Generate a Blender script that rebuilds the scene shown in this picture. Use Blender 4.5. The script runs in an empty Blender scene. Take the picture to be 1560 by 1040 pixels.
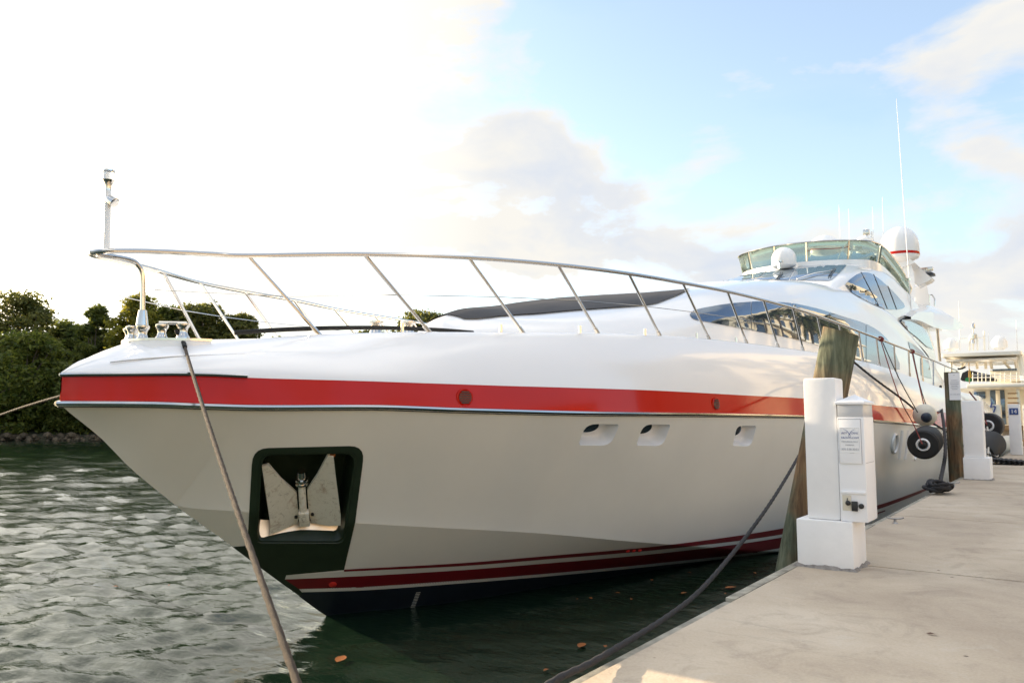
import bpy, bmesh, math, random
from mathutils import Vector, Matrix, noise
from mathutils.bvhtree import BVHTree
from mathutils.geometry import delaunay_2d_cdt
R = math.radians
rnd = random.Random(7)
sc = bpy.context.scene
C = sc.collection

# ------------------------------------------------------------------ camera
HC = 2.4                                   # eye above the water (1.2 m above the dock)
FPX, CX, CY = 1190.0, 780.0, 520.0         # lens in photo pixels
PITCH = math.atan(114 / FPX)
YAW = math.atan(862 / math.hypot(FPX, 114))
cam_d = bpy.data.cameras.new("camera")
cam_d.sensor_width = 36
cam_d.lens = 36 * FPX / 1560
cam_d.clip_start = 0.05
cam_d.clip_end = 5000
cam = bpy.data.objects.new("camera", cam_d)
cam.location = (0, 0, HC)
cam.rotation_euler = (R(90) + PITCH, 0, YAW)
C.objects.link(cam)
sc.camera = cam
cam_d.dof.use_dof = True
cam_d.dof.focus_distance = 9.0
cam_d.dof.aperture_fstop = 5.0

# ------------------------------------------------------------------ light
SUN_EL = R(14)
SUN_DIR = Vector((-math.cos(SUN_EL), -0.02, math.sin(SUN_EL))).normalized()   # towards the sun
w = bpy.data.worlds.new("World")
sc.world = w
w.use_nodes = True
nt = w.node_tree
nt.nodes.clear()


def N(t, typ, **kw):
    n = t.nodes.new(typ)
    for k, v in kw.items():
        setattr(n, k, v)
    return n


def mathn(t, op, a, b=None, c=None, clamp=False):
    n = N(t, 'ShaderNodeMath', operation=op, use_clamp=clamp)
    for i, x in enumerate((a, b, c)):
        if x is None:
            continue
        if isinstance(x, (int, float)):
            n.inputs[i].default_value = x
        else:
            t.links.new(x, n.inputs[i])
    return n.outputs[0]


def ramp(t, fac, stops, interp='LINEAR'):
    n = N(t, 'ShaderNodeValToRGB')
    cr = n.color_ramp
    cr.interpolation = interp
    while len(cr.elements) < len(stops):
        cr.elements.new(0.5)
    for e, (p, c) in zip(cr.elements, stops):
        e.position = p
        e.color = tuple(c) + (1,) if len(c) == 3 else c
    t.links.new(fac, n.inputs[0])
    return n.outputs[0]


def mixc(t, fac, a, b, mode='MIX'):
    n = N(t, 'ShaderNodeMix', data_type='RGBA', blend_type=mode)
    n.clamp_factor = True
    for s, x in ((n.inputs['Factor'], fac), (n.inputs['A'], a), (n.inputs['B'], b)):
        pass
    ins = [i for i in n.inputs if i.enabled]
    for s, x in zip(ins, (fac, a, b)):
        if isinstance(x, (int, float)):
            s.default_value = x
        elif isinstance(x, tuple):
            s.default_value = tuple(x) + (1,) if len(x) == 3 else x
        else:
            t.links.new(x, s)
    return [o for o in n.outputs if o.enabled][0]


def noisen(t, vec, scale, detail=4, rough=0.5, dist=0.0):
    n = N(t, 'ShaderNodeTexNoise')
    n.inputs['Scale'].default_value = scale
    n.inputs['Detail'].default_value = detail
    n.inputs['Roughness'].default_value = rough
    n.inputs['Distortion'].default_value = dist
    if vec is not None:
        t.links.new(vec, n.inputs['Vector'])
    return n.outputs['Fac']


SKY_STRENGTH = 0.15
sky = N(nt, 'ShaderNodeTexSky', sky_type='NISHITA')
sky.sun_disc = False
sky.sun_elevation = SUN_EL
sky.sun_rotation = math.atan2(SUN_DIR.x, SUN_DIR.y)
sky.air_density = 1.0
sky.dust_density = 1.5
sky.ozone_density = 1.5
tc = N(nt, 'ShaderNodeTexCoord')
gen = tc.outputs['Generated']
sep = N(nt, 'ShaderNodeSeparateXYZ')
nt.links.new(gen, sep.inputs[0])
FWD = Vector((-math.sin(YAW), math.cos(YAW), 0)) * math.cos(PITCH) + Vector((0, 0, math.sin(PITCH)))
RGT = Vector((math.cos(YAW), math.sin(YAW), 0))
UPV = RGT.cross(FWD)


def ray(x, y):
    return FWD + RGT * ((x - CX) / FPX) - UPV * ((y - CY) / FPX)


# clouds: noise over the sky dome, thickened round the directions where the photo's banks stand
zc = mathn(nt, 'ADD', mathn(nt, 'MAXIMUM', sep.outputs['Z'], 0.0), 0.55)
cb = N(nt, 'ShaderNodeCombineXYZ')
nt.links.new(mathn(nt, 'DIVIDE', sep.outputs['X'], zc), cb.inputs[0])
nt.links.new(mathn(nt, 'DIVIDE', sep.outputs['Y'], zc), cb.inputs[1])
nt.links.new(mathn(nt, 'MULTIPLY', sep.outputs['Z'], 2.0), cb.inputs[2])
warp = N(nt, 'ShaderNodeVectorMath', operation='ADD')
nt.links.new(cb.outputs[0], warp.inputs[0])
warp.inputs[1].default_value = (1.7, 2.9, 4.0)
fine = noisen(nt, warp.outputs[0], 3.6, 10, 0.58, 0.25)
wsun = N(nt, 'ShaderNodeVectorMath', operation='ADD')       # the same field a little nearer the sun: tells lit rims from shaded bellies
nt.links.new(warp.outputs[0], wsun.inputs[0])
wsun.inputs[1].default_value = (SUN_DIR.x * .07, SUN_DIR.y * .07, .10)
fine2 = noisen(nt, wsun.outputs[0], 3.6, 4, 0.5, 0.25)


def lobe(px, py, radius, amp):
    d = ray(px, py).normalized()
    vd = N(nt, 'ShaderNodeVectorMath', operation='DOT_PRODUCT')
    nt.links.new(gen, vd.inputs[0])
    vd.inputs[1].default_value = d
    s = N(nt, 'ShaderNodeMapRange', interpolation_type='SMOOTHSTEP')
    nt.links.new(vd.outputs['Value'], s.inputs['Value'])
    s.inputs['From Min'].default_value = math.cos(R(radius))
    s.inputs['From Max'].default_value = 1.0
    s.inputs['To Min'].default_value = 0.0
    s.inputs['To Max'].default_value = amp
    return s.outputs[0]


dens = mathn(nt, 'ADD', mathn(nt, 'MULTIPLY', mathn(nt, 'SUBTRACT', fine, .5), 1.9), .47)
for a in [(60, 20, 32, .26), (810, 300, 9, .24), (330, 310, 9, .10), (1090, 345, 9, .20), (1510, 110, 8, .20), (1400, 220, 6, .14),
          (1490, 440, 9, .24), (1240, 390, 7, .10), (1075, 220, 4, .12), (1150, 70, 17, -.24), (920, 60, 11, -.16), (1480, 330, 4, -.14), (640, 190, 5, -.08)]:
    dens = mathn(nt, 'ADD', dens, lobe(*a))


def lobe_dir(d, radius, amp):
    vd = N(nt, 'ShaderNodeVectorMath', operation='DOT_PRODUCT')
    nt.links.new(gen, vd.inputs[0])
    vd.inputs[1].default_value = Vector(d).normalized()
    s = N(nt, 'ShaderNodeMapRange', interpolation_type='SMOOTHSTEP')
    nt.links.new(vd.outputs['Value'], s.inputs['Value'])
    s.inputs['From Min'].default_value = math.cos(R(radius))
    s.inputs['From Max'].default_value = 1.0
    s.inputs['To Min'].default_value = 0.0
    s.inputs['To Max'].default_value = amp
    return s.outputs[0]


dens = mathn(nt, 'ADD', dens, lobe_dir((.75, .6, .38), 46, -.22))      # clear eastern sky, mirrored in the windows
cover = ramp(nt, dens, [(0.40, (.20, .20, .20)), (0.52, (.55,) * 3), (0.66, (1, 1, 1))])
lit = mathn(nt, 'ADD', mathn(nt, 'MULTIPLY', mathn(nt, 'SUBTRACT', fine, fine2), 5.0), 0.50)
thick = ramp(nt, dens, [(0.48, (0, 0, 0)), (0.74, (.85, .85, .85))])
core = mathn(nt, 'SUBTRACT', mathn(nt, 'ADD', thick, 0.22), mathn(nt, 'ADD', mathn(nt, 'MULTIPLY', lit, 0.75), lobe(420, 20, 28, .55)), clamp=True)
near_sun = N(nt, 'ShaderNodeVectorMath', operation='DOT_PRODUCT')
nt.links.new(gen, near_sun.inputs[0])
near_sun.inputs[1].default_value = SUN_DIR
sunf = ramp(nt, near_sun.outputs['Value'], [(0.62, (0, 0, 0)), (0.84, (.32, .32, .32)), (0.99, (1, 1, 1))])
high = ramp(nt, sep.outputs['Z'], [(0.62, (0, 0, 0)), (0.95, (1, 1, 1))])
cl = mixc(nt, core, (2.36, 2.29, 2.14), (1.82, 1.95, 2.17))
cl = mixc(nt, high, cl, (7.6, 7.4, 7.1))  # cloud overhead, out of view, brightened to add ambient light to the scene
cl = mixc(nt, sunf, cl, (5.8, 5.5, 4.8))
col = mixc(nt, cover, sky.outputs[0], cl)
bg = N(nt, 'ShaderNodeBackground')
bg.inputs['Strength'].default_value = SKY_STRENGTH
nt.links.new(col, bg.inputs[0])
wo = N(nt, 'ShaderNodeOutputWorld')
nt.links.new(bg.outputs[0], wo.inputs[0])

sun_d = bpy.data.lights.new("sun", 'SUN')
sun_d.energy = 4.0
sun_d.angle = R(0.6)
sun_d.color = (1.0, 0.80, 0.55)
sun = bpy.data.objects.new("sun", sun_d)
sun.rotation_euler = (-SUN_DIR).to_track_quat('-Z', 'Y').to_euler()
C.objects.link(sun)
sc.view_settings.view_transform = 'Standard'
sc.view_settings.look = 'None'
sc.view_settings.exposure = 1.45
sc.view_settings.gamma = 1

# ------------------------------------------------------------------ materials
MATS = {}


def bsdf(name):
    m = bpy.data.materials.new(name)
    m.use_nodes = True
    t = m.node_tree
    b = t.nodes['Principled BSDF']
    MATS[name] = m
    return m, t, b


def mat(name, col, rough=0.5, metal=0.0, coat=0.0, var=0.0, vscale=3.0, bump=0.0, bscale=40.0, spec=None):
    m, t, b = bsdf(name)
    b.inputs['Roughness'].default_value = rough
    b.inputs['Metallic'].default_value = metal
    b.inputs['Coat Weight'].default_value = coat
    b.inputs['Coat Roughness'].default_value = 0.04
    if spec is not None:
        b.inputs['Specular IOR Level'].default_value = spec
    tc = N(t, 'ShaderNodeTexCoord')
    if var > 0:
        f = noisen(t, tc.outputs['Object'], vscale, 6, 0.6)
        lo = tuple(c * (1 - var) for c in col)
        hi = tuple(min(1, c * (1 + var)) for c in col)
        t.links.new(ramp(t, f, [(0.3, lo), (0.7, hi)]), b.inputs['Base Color'])
    else:
        b.inputs['Base Color'].default_value = tuple(col) + (1,)
    if bump > 0:
        f = noisen(t, tc.outputs['Object'], bscale, 4, 0.6)
        bn = N(t, 'ShaderNodeBump')
        bn.inputs['Strength'].default_value = bump
        bn.inputs['Distance'].default_value = 0.01
        t.links.new(f, bn.inputs['Height'])
        t.links.new(bn.outputs[0], b.inputs['Normal'])
    return m


GEL = mat('white_gelcoat', (.82, .81, .80), .22, coat=.6, var=.015, vscale=.6)
HULLW = mat('hull_white', (.82, .785, .70), .28, coat=.15, var=.03, vscale=.9, spec=.4)
RED = mat('red_gelcoat', (.47, .009, .001), .10, coat=.12, var=.05, vscale=.8, spec=.18)
DRED = mat('burgundy_paint', (.17, .008, .012), .35, var=.1, vscale=2)
NAVY = mat('navy_bottom_paint', (.012, .017, .024), .45, var=.25, vscale=3)
GREEN = mat('dark_green_paint', (.018, .030, .016), .40, var=.2, vscale=4)
STRIPEW = mat('stripe_white', (.70, .67, .58), .35)
STEEL = mat('polished_steel', (.66, .63, .58), .14, metal=1)
DSTEEL = mat('dark_rubber_lip', (.03, .03, .03), .5)
RUBBER = mat('black_rubber', (.012, .012, .012), .65, bump=.2)
BLACKF = mat('black_fabric', (.014, .014, .013), .9, var=.3, vscale=9, bump=.5, bscale=60)
MESHC = mat('black_mesh_cover', (.034, .032, .034), .75, var=.12, vscale=2, bump=.3, bscale=9)
GLASS = mat('dark_tinted_glass', (.30, .36, .43), .02, metal=.8)
GLASS.node_tree.nodes['Principled BSDF'].inputs['IOR'].default_value = 1.7
GLASS.node_tree.nodes['Principled BSDF'].inputs['Base Color'].default_value = (.13, .18, .25, 1)
GLASS2 = mat('blue_tinted_glass', (.10, .15, .19), .03, spec=1.0)
GLASS2.node_tree.nodes['Principled BSDF'].inputs['Metallic'].default_value = .75
GLASS2.node_tree.nodes['Principled BSDF'].inputs['Base Color'].default_value = (.30, .38, .47, 1)
BLACKP = mat('black_plastic', (.015, .015, .016), .35)
CREAM = mat('cream_vinyl', (.62, .57, .46), .4, var=.06)
DOMEW = mat('dome_white', (.82, .81, .79), .3, var=.01)
POSTW = mat('white_post_paint', (.80, .79, .78), .6, var=.04, vscale=4, bump=.14, bscale=22)
BOXW = mat('white_powder_coat', (.82, .82, .83), .35)
LENS = mat('frosted_lens', (.50, .51, .53), .25)
ROPEB = mat('brown_rope_fibre', (.050, .034, .021), .9, var=.35, vscale=60, bump=.9, bscale=160)
ROPEK = mat('black_rope_fibre', (.022, .021, .023), .9, var=.3, vscale=60, bump=.9, bscale=160)
ROPER = mat('red_rope_fibre', (.17, .022, .016), .9)
ROPEW = mat('pale_rope_fibre', (.55, .52, .45), .9)
PLATE = mat('stainless_plate', (.74, .64, .50), .32, metal=1, var=.1, vscale=8)
INK = mat('blue_ink', (.04, .07, .25), .6)
GREY_INK = mat('grey_ink', (.33, .34, .37), .6)
BLUES = mat('blue_sign', (.03, .07, .22), .4)
WHITE = mat('white_print', (.8, .8, .8), .5)
REDL = mat('red_reflector', (.6, .03, .02), .3)
FLAGY = mat('flag_yellow', (.75, .42, .03), .8)
FLAGG = mat('flag_green', (.03, .28, .09), .8)
CREAMB = mat('cream_boat_paint', (.82, .78, .69), .3, coat=.3)
WARM = mat('teak_deck', (.30, .19, .09), .6, var=.2, vscale=8)

m, t, b = bsdf('flybridge_glass')
b.inputs['Base Color'].default_value = (.42, .51, .47, 1)
b.inputs['Roughness'].default_value = .02
b.inputs['Transmission Weight'].default_value = .85
b.inputs['IOR'].default_value = 1.08
b.inputs['Specular IOR Level'].default_value = .8
FGLASS = m
m, t, b = bsdf('clear_lamp_glass')
b.inputs['Base Color'].default_value = (.85, .85, .85, 1)
b.inputs['Roughness'].default_value = .15
b.inputs['Transmission Weight'].default_value = .6
CLEAR = m

# painted steel of the anchor: white paint with black scuffs and rust
m, t, b = bsdf('worn_white_anchor_paint')
tc = N(t, 'ShaderNodeTexCoord')
f1 = noisen(t, tc.outputs['Object'], 13, 10, .75, 1.2)
f2 = noisen(t, tc.outputs['Object'], 5, 8, .75, .6)
c1 = ramp(t, f1, [(.28, (.07, .06, .045)), (.36, (.44, .40, .31)), (.44, (.70, .66, .54)), (.75, (.78, .74, .63))])
c2 = mixc(t, ramp(t, f2, [(.54, (0, 0, 0)), (.68, (.75, .75, .75))]), c1, (.30, .16, .07))
t.links.new(c2, b.inputs['Base Color'])
b.inputs['Roughness'].default_value = .6
ANCH = m
RUST = mat('rust', (.28, .10, .03), .8, var=.4, vscale=20)

# concrete of the dock
m, t, b = bsdf('dock_concrete')
tc = N(t, 'ShaderNodeTexCoord')
ob = tc.outputs['Object']
f1 = noisen(t, ob, .55, 8, .62, .4)         # broad pours and damp
f2 = noisen(t, ob, 60, 4, .6)               # grit
f4 = noisen(t, ob, 2.6, 9, .72, .8)         # blotches
mp2 = N(t, 'ShaderNodeMapping')
mp2.inputs['Scale'].default_value = (.55, 3.4, 1)
t.links.new(ob, mp2.inputs[0])
f3 = noisen(t, mp2.outputs[0], 2.0, 8, .75, .6)   # trowel streaks across the slab
c1 = ramp(t, f1, [(.32, (.34, .26, .18)), (.52, (.46, .37, .265)), (.70, (.56, .47, .355))])
c1 = mixc(t, ramp(t, f4, [(.50, (0, 0, 0)), (.70, (.75, .75, .75))]), c1, (.27, .205, .145))
c1 = mixc(t, ramp(t, f4, [(.26, (.5, .5, .5)), (.42, (0, 0, 0))]), c1, (.55, .49, .41))
c1 = mixc(t, ramp(t, f3, [(.60, (0, 0, 0)), (.70, (.5, .5, .5))]), c1, (.22, .19, .16))
c1 = mixc(t, .18, c1, ramp(t, f2, [(.3, (.22, .20, .17)), (.7, (.56, .52, .45))]))
sp = N(t, 'ShaderNodeTexVoronoi')
sp.inputs['Scale'].default_value = 2.3
t.links.new(ob, sp.inputs['Vector'])
c1 = mixc(t, ramp(t, sp.outputs['Distance'], [(.022, (1, 1, 1)), (.036, (0, 0, 0))]), c1, (.10, .07, .05))
t.links.new(c1, b.inputs['Base Color'])
b.inputs['Roughness'].default_value = .85
bn = N(t, 'ShaderNodeBump')
bn.inputs['Strength'].default_value = .35
bn.inputs['Distance'].default_value = .01
t.links.new(mathn(t, 'ADD', f2, mathn(t, 'MULTIPLY', f3, 1.2)), bn.inputs['Height'])
t.links.new(bn.outputs[0], b.inputs['Normal'])
CONC = m
TRIM = mat('weathered_edge_timber', (.27, .25, .20), .9, var=.5, vscale=7, bump=.6)
JOINT = mat('joint_filler', (.13, .10, .08), .9, var=.3, vscale=6)

# wooden pilings: brown and copper-green streaks along the grain
m, t, b = bsdf('piling_wood')
tc = N(t, 'ShaderNodeTexCoord')
mp = N(t, 'ShaderNodeMapping')
mp.inputs['Scale'].default_value = (9, 9, .8)
t.links.new(tc.outputs['Object'], mp.inputs[0])
g = noisen(t, mp.outputs[0], 2.2, 8, .65, .4)
p = noisen(t, tc.outputs['Object'], 1.7, 3, .5)
cg = ramp(t, g, [(.3, (.022, .026, .015)), (.5, (.085, .098, .060)), (.68, (.17, .185, .125))])
cbn = ramp(t, g, [(.3, (.035, .018, .008)), (.5, (.15, .085, .038)), (.68, (.30, .19, .095))])
c1 = mixc(t, ramp(t, p, [(.40, (0, 0, 0)), (.56, (1, 1, 1))]), cg, cbn)
t.links.new(c1, b.inputs['Base Color'])
b.inputs['Roughness'].default_value = .85
bn = N(t, 'ShaderNodeBump')
bn.inputs['Strength'].default_value = .8
bn.inputs['Distance'].default_value = .02
t.links.new(g, bn.inputs['Height'])
t.links.new(bn.outputs[0], b.inputs['Normal'])
WOOD = m
ENDGRAIN = mat('cut_wood_end', (.16, .12, .07), .9, var=.35, vscale=14)

# water
m, t, b = bsdf('harbour_water')
b.inputs['Base Color'].default_value = (.009, .021, .011, 1)
b.inputs['Roughness'].default_value = .04
b.inputs['IOR'].default_value = 1.33
tc = N(t, 'ShaderNodeTexCoord')
mp = N(t, 'ShaderNodeMapping')
mp.inputs['Rotation'].default_value = (0, 0, R(36))
mp.inputs['Scale'].default_value = (.55, 1.3, 1)
t.links.new(tc.outputs['Object'], mp.inputs[0])
f = noisen(t, mp.outputs[0], 5.0, 5, .55, .4)
bn = N(t, 'ShaderNodeBump')
f9 = noisen(t, mp.outputs[0], 13.0, 4, .55, .4)
bn.inputs['Strength'].default_value = .32
bn.inputs['Distance'].default_value = .06
t.links.new(mathn(t, 'ADD', f, mathn(t, 'MULTIPLY', f9, .2)), bn.inputs['Height'])
t.links.new(bn.outputs[0], b.inputs['Normal'])
WATER = m


def foliage(name, dark, light, tr=.35):
    m, t, b = bsdf(name)
    g = N(t, 'ShaderNodeNewGeometry')
    tc = N(t, 'ShaderNodeTexCoord')
    f = noisen(t, tc.outputs['Object'], .7, 3, .5)
    fac = mathn(t, 'ADD', mathn(t, 'MULTIPLY', g.outputs['Random Per Island'], .5), mathn(t, 'MULTIPLY', f, .5))
    c = ramp(t, fac, [(.25, dark), (.75, light)])
    t.links.new(c, b.inputs['Base Color'])
    b.inputs['Roughness'].default_value = .6
    tl = N(t, 'ShaderNodeBsdfTranslucent')
    t.links.new(c, tl.inputs[0])
    mx = N(t, 'ShaderNodeMixShader')
    mx.inputs[0].default_value = tr
    t.links.new(b.outputs[0], mx.inputs[1])
    t.links.new(tl.outputs[0], mx.inputs[2])
    t.links.new(mx.outputs[0], t.nodes['Material Output'].inputs[0])
    return m


LEAF = [foliage('dark_leaves', (.06, .088, .016), (.19, .205, .04), .6),
        foliage('yellow_leaves', (.10, .12, .015), (.33, .29, .035), .6),
        foliage('olive_leaves', (.075, .092, .022), (.23, .215, .05), .6),
        foliage('low_mangrove_leaves', (.06, .092, .014), (.21, .225, .035), .6)]
PALML = foliage('palm_leaves', (.035, .055, .012), (.12, .12, .03), .3)
BARK = mat('bark', (.13, .10, .075), .9, var=.35, vscale=6, bump=.6)
ROCK = mat('shore_rock', (.085, .062, .038), .95, var=.5, vscale=2.5, bump=.8, bscale=6)
SOIL = mat('bank_soil', (.06, .055, .03), .95, var=.4, vscale=.8)
LAND = mat('land_ground', (.26, .24, .20), .9, var=.2, vscale=.4)
STUCCO = mat('stucco', (.66, .56, .42), .85, var=.06, vscale=.7)
LEAFO = mat('orange_leaf', (.26, .08, .015), .6, var=.3, vscale=20)


# ------------------------------------------------------------------ builders
def pchip(pts):
    xs = [p[0] for p in pts]
    ys = [p[1] for p in pts]
    n = len(xs)
    h = [xs[i + 1] - xs[i] for i in range(n - 1)]
    d = [(ys[i + 1] - ys[i]) / h[i] for i in range(n - 1)]
    mm = [0.0] * n
    mm[0], mm[-1] = d[0], d[-1]
    for i in range(1, n - 1):
        if d[i - 1] * d[i] > 0:
            w1, w2 = 2 * h[i] + h[i - 1], h[i] + 2 * h[i - 1]
            mm[i] = (w1 + w2) / (w1 / d[i - 1] + w2 / d[i])

    def f(x):
        if x <= xs[0]:
            return ys[0]
        if x >= xs[-1]:
            return ys[-1]
        lo, hi = 0, n - 1
        while hi - lo > 1:
            mid = (lo + hi) // 2
            if xs[mid] <= x:
                lo = mid
            else:
                hi = mid
        s = (x - xs[lo]) / h[lo]
        return ((1 + 2 * s) * (1 - s) ** 2 * ys[lo] + s * (1 - s) ** 2 * h[lo] * mm[lo]
                + s * s * (3 - 2 * s) * ys[lo + 1] + s * s * (s - 1) * h[lo] * mm[lo + 1])
    return f


CAM = Vector((0, 0, HC))


def at(x, y, depth):                       # point seen at a photo pixel, so many metres in front of the lens
    return CAM + ray(x, y) * depth


def onx(x, y, X):
    r = ray(x, y)
    return CAM + r * (X / r.x)


def ony(x, y, Y):
    r = ray(x, y)
    return CAM + r * (Y / r.y)


def onz(x, y, z):
    r = ray(x, y)
    return CAM + r * ((z - HC) / r.z)


def onplane(x, y, p, n):
    r = ray(x, y)
    return CAM + r * ((p - CAM).dot(n) / r.dot(n))


class MB:
    def __init__(s):
        s.v, s.f = [], []

    def add(s, vs, fs):
        o = len(s.v)
        s.v += [Vector(v) for v in vs]
        s.f += [tuple(i + o for i in f) for f in fs]

    def grid(s, rows, closed=False, flip=False):
        n = len(rows[0])
        vs = [v for r in rows for v in r]
        fs = []
        for i in range(len(rows) - 1):
            for j in range(n if closed else n - 1):
                k = (j + 1) % n
                q = (i * n + j, i * n + k, (i + 1) * n + k, (i + 1) * n + j)
                fs.append(q[::-1] if flip else q)
        s.add(vs, fs)

    def box(s, lo, hi, ax=None, org=None, bev=0.0):
        bm = bmesh.new()
        bmesh.ops.create_cube(bm, size=1)
        for v in bm.verts:
            v.co = Vector([lo[i] + (v.co[i] + .5) * (hi[i] - lo[i]) for i in range(3)])
        if bev > 0:
            bmesh.ops.bevel(bm, geom=bm.edges[:], offset=bev, segments=2, affect='EDGES', profile=.6)
        M = Matrix.Identity(3) if ax is None else Matrix((ax[0], ax[1], ax[2])).transposed()
        o = Vector(org) if org is not None else Vector()
        bm.verts.index_update()
        s.add([M @ v.co + o for v in bm.verts], [[v.index for v in f.verts] for f in bm.faces])
        bm.free()

    def tube(s, pts, r, seg=10, cap=True, smooth=0):
        pts = [Vector(p) for p in pts]
        if smooth:
            pts = spline(pts, smooth)
        n = len(pts)
        rs = r if isinstance(r, (list, tuple)) else None
        if rs and len(rs) != n:
            rs = [rs[0] + (rs[-1] - rs[0]) * i / (n - 1) for i in range(n)]
        rows = []
        up = None
        for i in range(n):
            d = (pts[min(i + 1, n - 1)] - pts[max(i - 1, 0)]).normalized()
            if up is None:
                up = Vector((0, 0, 1)) if abs(d.z) < .9 else Vector((1, 0, 0))
            a = d.cross(up).normalized()
            up = a.cross(d).normalized()
            q = rs[i] if rs else r
            rows.append([pts[i] + a * (q * math.cos(k * 2 * math.pi / seg)) + up * (q * math.sin(k * 2 * math.pi / seg)) for k in range(seg)])
        o = len(s.v)
        s.grid(rows, True)
        if cap:
            s.f.append(tuple(range(o, o + seg))[::-1])
            e = o + (n - 1) * seg
            s.f.append(tuple(range(e, e + seg)))

    def lathe(s, prof, org, axis=(0, 0, 1), seg=24):
        ax = Vector(axis).normalized()
        u = ax.orthogonal().normalized()
        v = ax.cross(u)
        o = Vector(org)
        rows = [[o + ax * h + (u * math.cos(k * 2 * math.pi / seg) + v * math.sin(k * 2 * math.pi / seg)) * max(r, 1e-4) for k in range(seg)] for r, h in prof]
        b0 = len(s.v)
        s.grid(rows, True)
        s.f.append(tuple(range(b0, b0 + seg))[::-1])
        e = b0 + (len(prof) - 1) * seg
        s.f.append(tuple(range(e, e + seg)))

    def prism(s, loop, off):                # a flat outline given thickness along off
        n = len(loop)
        a = [Vector(p) for p in loop]
        c = [p + off for p in a]
        s.add(a + c, [tuple(range(n))[::-1], tuple(range(n, 2 * n))] + [(i, (i + 1) % n, n + (i + 1) % n, n + i) for i in range(n)])

    def build(s, name, m, parent=None, sharp=35, fix=True, weld=0.0):
        me = bpy.data.meshes.new(name)
        org = root_loc(parent)
        me.from_pydata([v - org for v in s.v], [], s.f)
        me.update()
        if fix:
            bm = bmesh.new()
            bm.from_mesh(me)
            if weld:
                bmesh.ops.remove_doubles(bm, verts=bm.verts[:], dist=weld)
            bmesh.ops.recalc_face_normals(bm, faces=bm.faces[:])
            bm.to_mesh(me)
            bm.free()
        me.materials.append(m)
        me.polygons.foreach_set('use_smooth', [True] * len(me.polygons))
        if sharp:
            me.set_sharp_from_angle(angle=R(sharp))
        o = bpy.data.objects.new(name, me)
        C.objects.link(o)
        if parent is not None:
            o.parent = parent
        return o


def root_loc(p):
    if p is None:
        return Vector()
    while p.parent is not None:
        p = p.parent
    return Vector(p.location)


def spline(pts, k=6):                      # Catmull-Rom through the points
    pts = [Vector(p) for p in pts]
    out = []
    for i in range(len(pts) - 1):
        p0, p1, p2, p3 = pts[max(i - 1, 0)], pts[i], pts[i + 1], pts[min(i + 2, len(pts) - 1)]
        for j in range(k):
            s = j / k
            out.append(.5 * ((2 * p1) + (p2 - p0) * s + (2 * p0 - 5 * p1 + 4 * p2 - p3) * s * s + (3 * p1 - p0 - 3 * p2 + p3) * s ** 3))
    out.append(pts[-1])
    return out


def tag(o, label, cat, group=None, kind=None):
    o['label'] = label
    o['category'] = cat
    if group:
        o['group'] = group
    if kind:
        o['kind'] = kind
    return o


def thing(name, label, cat, loc, group=None):
    o = bpy.data.objects.new(name, None)
    o.empty_display_size = .3
    o.location = loc
    C.objects.link(o)
    return tag(o, label, cat, group)


def structure(o):
    o['kind'] = 'structure'
    return o


def one(name, m, parent, fn, *a, **k):     # a part made of a single shape
    q = MB()
    getattr(q, fn)(*a, **k)
    return q.build(name, m, parent)


def text(name, s, size, m, parent, origin, right, up, depth=.002, align='CENTER', shear=0.0):
    cu = bpy.data.curves.new(name, 'FONT')
    cu.body = s
    cu.size = size
    cu.align_x = align
    cu.extrude = depth
    cu.shear = shear
    tmp = bpy.data.objects.new(name, cu)
    C.objects.link(tmp)
    bpy.context.view_layer.update()
    me = bpy.data.meshes.new_from_object(tmp.evaluated_get(bpy.context.evaluated_depsgraph_get()))
    bpy.data.objects.remove(tmp)
    r, u = Vector(right).normalized(), Vector(up).normalized()
    n = r.cross(u)
    org = Vector(origin) - root_loc(parent)
    for v in me.vertices:
        v.co = org + r * v.co.x + u * v.co.y + n * v.co.z
    me.materials.clear()
    me.materials.append(m)
    me.name = name
    o = bpy.data.objects.new(name, me)
    C.objects.link(o)
    o.parent = parent
    return o


def inside(p, poly):
    x, y = p
    c = False
    j = len(poly) - 1
    for i in range(len(poly)):
        xi, yi = poly[i]
        xj, yj = poly[j]
        if (yi > y) != (yj > y) and x < (xj - xi) * (y - yi) / (yj - yi) + xi:
            c = not c
        j = i
    return c


def dens_loop(poly, step):
    out = []
    n = len(poly)
    for i in range(n):
        a, b = poly[i], poly[(i + 1) % n]
        k = max(1, int(math.hypot(b[0] - a[0], b[1] - a[1]) / step))
        out += [(a[0] + (b[0] - a[0]) * j / k, a[1] + (b[1] - a[1]) * j / k) for j in range(k)]
    return out


def round_poly(poly, rad, k=5):
    out = []
    n = len(poly)
    for i in range(n):
        p0, p1, p2 = Vector(poly[i - 1]), Vector(poly[i]), Vector(poly[(i + 1) % n])
        r = rad[i] if isinstance(rad, (list, tuple)) else rad
        if r <= 0:
            out.append(tuple(p1))
            continue
        a = p1 + (p0 - p1).normalized() * min(r, (p0 - p1).length * .48)
        c = p1 + (p2 - p1).normalized() * min(r, (p2 - p1).length * .48)
        for j in range(k + 1):
            s = j / k
            out.append(tuple(a * (1 - s) ** 2 + p1 * 2 * s * (1 - s) + c * s * s))
    return out


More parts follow.
